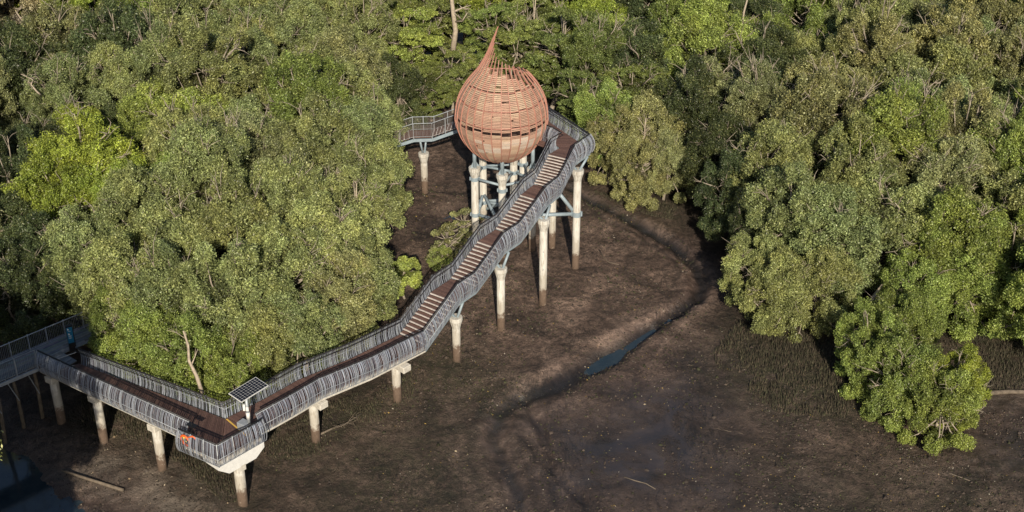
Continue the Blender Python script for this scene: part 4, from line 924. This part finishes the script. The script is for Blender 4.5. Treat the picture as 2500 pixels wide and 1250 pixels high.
# ------------------------------------------------------------ trees
def unit(n):
    v = rng.normal(size=(n, 3)); return v/np.linalg.norm(v, axis=1, keepdims=True)
def make_crown(seed, kind):
    """returns leaf mesh and wood mesh of a tree; crown radius 1 -> scaled to about 3.2 m; centre at z = 0"""
    global rng
    rng = np.random.default_rng(seed); R = random.Random(seed)
    lobes = []
    cz = 1.15
    if kind == 'dome':    nl, rad, hz, lr, per, nleaf, flat, ls = 34, 3.0, 3.3, (.60, 1.05), 15, 165, 1.55, .066
    elif kind == 'tall':  nl, rad, hz, lr, per, nleaf, flat, ls = 34, 2.7, 4.0, (.55, .95), 15, 165, 1.8, .066
    elif kind == 'tier':  nl, rad, hz, lr, per, nleaf, flat, ls, cz = 28, 2.9, 2.9, (.75, 1.3), 13, 170, .5, .064, .5
    elif kind == 'bright': nl, rad, hz, lr, per, nleaf, flat, ls = 32, 2.9, 3.7, (.65, 1.1), 15, 180, 1.4, .062
    elif kind == 'bush':  nl, rad, hz, lr, per, nleaf, flat, ls, cz = 16, 2.5, 2.7, (.8, 1.3), 12, 130, .9, .14, .8
    else:                 nl, rad, hz, lr, per, nleaf, flat, ls, cz = 13, 2.6, 2.9, (.6, 1.1), 6, 70, .7, .14, .7
    C = []; 
    for k in range(nl):
        for tr in range(30):
            v = unit(1)[0]; v[2] = v[2]*.75+.28
            v /= np.linalg.norm(v)
            f = R.uniform(.62, .98) if R.random() < .8 else R.uniform(.2, .6)
            c = np.array([v[0]*rad*f, v[1]*rad*f, v[2]*hz*f])
            if all(np.linalg.norm((c-q[0])*np.array([1, 1, .6])) > .68 for q in lobes): break
        lobes.append((c, R.uniform(*lr)*(1.0 if kind not in ('sparse',) else .8)))
    for k in range(9):  # skirt lobes hanging low
        a = k*.7+R.uniform(-.3, .3); lobes.append((np.array([math.cos(a)*rad*.78, math.sin(a)*rad*.78, -hz*R.uniform(.3, .95)]), R.uniform(*lr)*.8))
    cl = []; clr = []; lid = []
    for li, (c, r) in enumerate(lobes):
        fl = flat if li < nl else min(flat, .85)
        v = unit(per*2); v = v[(v[:, 2] > -.35)][:per]
        out = c/ (np.linalg.norm(c)+1e-6); v = v+out*.35; v /= np.linalg.norm(v, axis=1, keepdims=True)
        p = c+v*r*rng.uniform(.62, 1.0, (len(v), 1))*np.array([1, 1, fl])
        cl.append(p); clr.append(rng.uniform(.24, .46, len(v))); lid += [li]*len(v)
    cl = np.concatenate(cl); clr = np.concatenate(clr); nc = len(cl); lid = np.array(lid)
    v = unit(nc*nleaf); d = rng.uniform(.35, 1.12, (nc*nleaf, 1))
    ci = np.repeat(np.arange(nc), nleaf)
    P = cl[ci]+v*d*clr[ci][:, None]*np.array([.95, .95, cz])
    # stray leaves give a ragged outline
    nrm = v*.5+unit(len(P))*.85+np.array([0, -.0, .45]); nrm /= np.linalg.norm(nrm, axis=1, keepdims=True)
    t = np.cross(nrm, unit(len(P))); t /= np.linalg.norm(t, axis=1, keepdims=True)+1e-9
    if kind != 'bush': t[:, 2] -= .35; t -= nrm*np.sum(t*nrm, axis=1, keepdims=True); t /= np.linalg.norm(t, axis=1, keepdims=True)+1e-9
    s = np.cross(nrm, t); L = (ls*rng.uniform(.7, 1.35, len(P)))[:, None]; Wd = L*rng.uniform(.38, .55, (len(P), 1))
    V = np.stack([P-t*L, P-s*Wd+nrm*L*.12, P+t*L, P+s*Wd+nrm*L*.12], 1).reshape(-1, 3)
    n = len(P); F = np.arange(n*4).reshape(n, 4)
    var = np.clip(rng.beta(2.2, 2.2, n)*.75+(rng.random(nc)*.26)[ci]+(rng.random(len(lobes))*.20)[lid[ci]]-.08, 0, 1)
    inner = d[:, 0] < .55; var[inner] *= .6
    cr_ = np.linalg.norm(P/np.array([rad, rad, hz]), axis=1); var *= np.clip((cr_-.35)/.45, .25, 1)  # leaves deep inside clumps and crown darkened: shade painted into var
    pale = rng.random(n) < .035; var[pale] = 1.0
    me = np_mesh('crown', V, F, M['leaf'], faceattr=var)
    b = MB(); base = Vector((R.uniform(-.4, .4), R.uniform(-.4, .4), -5.2)); fork = Vector((0, 0, -1.9))
    b.tube([base, base.lerp(fork, .5)+Vector((R.uniform(-.25, .25), R.uniform(-.25, .25), 0)), fork, (0, 0, .6)], [.2, .17, .14, .07], 8)
    for c, r in lobes:
        c = Vector(c); j = Vector((R.gauss(0, .25), R.gauss(0, .25), R.gauss(0, .2)))
        s0 = fork.lerp(Vector((0, 0, .6)), R.random()); mid = s0.lerp(c, .55)+j+Vector((0, 0, -.15))
        b.tube([s0, mid, c], [.075, .05, .022], 5)
        for q in range(2):
            e = c+Vector(unit(1)[0])*r*1.0; e.z = abs(e.z-c.z)*.6+c.z; b.tube([mid.lerp(c, .7), e], [.025, .01], 4)
    for k in range(7 if kind not in ('bush', 'sparse') else 0):   # bare pale sprays among the leaves
        v = Vector(unit(1)[0]); v.z = abs(v.z)*.8+.1; v.normalize()
        p = Vector((v.x*rad, v.y*rad, v.z*hz))*R.uniform(.85, 1.02); q = p*.5
        b.tube([q, q.lerp(p, .6)+Vector((R.gauss(0, .12), R.gauss(0, .12), .05)), p], [.06, .045, .022], 5)
        for j in range(5):
            e = p+Vector((R.gauss(0, .45), R.gauss(0, .45), R.gauss(.25, .35)))+v*.15; m_ = p.lerp(e, .5)+Vector((R.gauss(0, .08), R.gauss(0, .08), R.gauss(0, .08)))
            b.tube([q.lerp(p, R.uniform(.5, 1)), m_, e], [.026, .018, .008], 4)
    if kind == 'sparse':
        for k in range(40):
            c = Vector(cl[R.randrange(nc)]); b.tube([c*.5, c*.8+Vector((R.gauss(0, .1), R.gauss(0, .1), 0)), c*R.uniform(1., 1.15)], [.035, .022, .008], 4)
    ob = b.build('trunk', M['bark'], None, True)
    wm = ob.data; bpy.data.objects.remove(ob); return me, wm
KINDS = ['dome', 'tall', 'dome', 'tier', 'dome', 'bright', 'bush', 'sparse']
PROT = [make_crown(100+i*7, k) for i, k in enumerate(KINDS)]
PROT2 = [make_crown(300+i*7, k) for i, k in enumerate(KINDS[:6])]
TINT = [(.268, .312, .126), (.270, .286, .128), (.285, .355, .060), (.250, .318, .082), (.185, .230, .066), (.082, .108, .044), (.38, .35, .22)]  # dark green tint also carries painted shade for right-bank recess trees
TWORD = ['olive green', 'brownish olive', 'bright yellow-green', 'mid green', 'fresh green', 'dark green', 'pale straw coloured']
KWORD = ['rounded', 'tall lumpy', 'broad', 'layered', 'full', 'feathery', 'small round', 'sparse twiggy']
def zone(x, y):
    if y < 60 or x < -34 and y < 68: return 'beyond the lower left corner'
    if y > 112: return 'far back'
    if x < -6.5: return 'left of the pod' if y > 80 else 'behind the lower walkway railing'
    if x < 4: return 'behind the pod'
    if x < 14: return 'right of the stair'
    return 'on the right bank' if y > 76 else 'at the lower right'
order = sorted(range(len(TREES)), key=lambda i: TREES[i][1])
ORD = ['first', 'second', 'third', 'fourth', 'fifth', 'sixth', 'seventh', 'eighth', 'ninth', 'tenth', 'eleventh', 'twelfth', 'thirteenth', 'fourteenth', 'fifteenth', 'sixteenth', 'seventeenth', 'eighteenth', 'nineteenth', 'twentieth', 'twenty-first', 'twenty-second', 'twenty-third', 'twenty-fourth', 'twenty-fifth', 'twenty-sixth', 'twenty-seventh', 'twenty-eighth', 'twenty-ninth', 'thirtieth']
cells = {}
for i in order:
    x, y, zc, r_, k, t, rot = TREES[i]
    cells.setdefault((zone(x, y), t, min(k, 7)), []).append(i)
LAB = {}
for (zn, t, k), ids in cells.items():
    ids.sort(key=lambda i: TREES[i][0]/(TREES[i][1]*.866+22))
    for n, i in enumerate(ids):
        LAB[i] = f'{TWORD[t]} {KWORD[k]} mangrove {zn}' + ('' if len(ids) == 1 else f', {ORD[n]} such from the left')
for i, (x, y, zc, r_, k, t, rot) in enumerate(TREES):
    r2 = random.Random(i*3+1); s = r_/3.1
    me, wm = (PROT2[k] if (k < 6 and i % 2) else PROT[k])
    root = thing('mangrove_tree' if k < 6 else 'mangrove_shrub', (x, y, 0), LAB[i], 'tree' if k < 6 else 'shrub', 'mangrove trees of the forest' if k < 6 else 'young mangroves beside the stair')
    sz = s*r2.uniform(.9, 1.12)
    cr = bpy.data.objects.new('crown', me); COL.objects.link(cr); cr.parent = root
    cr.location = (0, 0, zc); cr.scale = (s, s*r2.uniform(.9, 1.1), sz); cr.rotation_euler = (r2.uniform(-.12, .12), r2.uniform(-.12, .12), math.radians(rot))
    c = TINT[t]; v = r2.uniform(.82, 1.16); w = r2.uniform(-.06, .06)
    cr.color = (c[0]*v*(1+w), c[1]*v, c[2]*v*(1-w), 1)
    tr = bpy.data.objects.new('trunk', wm); COL.objects.link(tr); tr.parent = root
    tr.location = (0, 0, zc); tr.scale = (s, s, max(sz, (zc+.2)/5.2 if k < 6 else sz)); tr.rotation_euler = cr.rotation_euler

# bare dead limbs and snags rising through the canopy
def snag(x, y, z, dx, dy, dz, rad, label, seed, tw=8):
    R = random.Random(seed); pts = []; n = 5
    for k in range(n):
        f = k/(n-1); pts.append((x+dx*f+(R.gauss(0, .2) if 0 < k else 0), y+dy*f+(R.gauss(0, .2) if 0 < k else 0), z+dz*f))
    log('dead_branch', pts, [rad*(1-.65*k/(n-1)) for k in range(n)], label, 'deadwood', 7, 'dead branch', 'bare dead limbs in the canopy', tw, seed)
for a in SNAGS: snag(*a)

# ------------------------------------------------------------ camera, sky, sun
cam = bpy.data.cameras.new('camera'); co = bpy.data.objects.new('camera', cam); COL.objects.link(co)
cam.sensor_width = 36; cam.lens = 36*3400/2500; cam.clip_end = 3000; cam.clip_start = .5
co.location = (0, 0, 50); co.rotation_euler = (math.radians(60), 0, 0); sc.camera = co
EL, AZ = SUN_EL, SUN_AZ   # shadows fall away from the camera
w = bpy.data.worlds.new('World'); sc.world = w; w.use_nodes = True; nt = w.node_tree
bg = nt.nodes['Background']; sky = nt.nodes.new('ShaderNodeTexSky'); sky.sky_type = 'NISHITA'; sky.sun_disc = False
sky.sun_elevation = math.radians(EL); sky.sun_rotation = math.radians(180+AZ); sky.air_density = 1.; sky.dust_density = 1.0
nt.links.new(sky.outputs[0], bg.inputs[0]); bg.inputs[1].default_value = .08
sl = bpy.data.lights.new('sun', 'SUN'); so = bpy.data.objects.new('sun', sl); COL.objects.link(so)
sl.energy = 5.0; sl.angle = math.radians(.53); sl.color = (1., .89, .72)
d = Vector((math.sin(math.radians(AZ))*math.cos(math.radians(EL)), math.cos(math.radians(AZ))*math.cos(math.radians(EL)), -math.sin(math.radians(EL))))
so.rotation_euler = d.to_track_quat('-Z', 'Y').to_euler(); so.location = (0, 20, 60)
sc.view_settings.view_transform = 'Standard'; sc.view_settings.look = 'None'; sc.view_settings.exposure = 0
sc.cycles.max_bounces = 6; sc.cycles.diffuse_bounces = 3; sc.cycles.transmission_bounces = 2; sc.cycles.glossy_bounces = 3; sc.cycles.transparent_max_bounces = 4
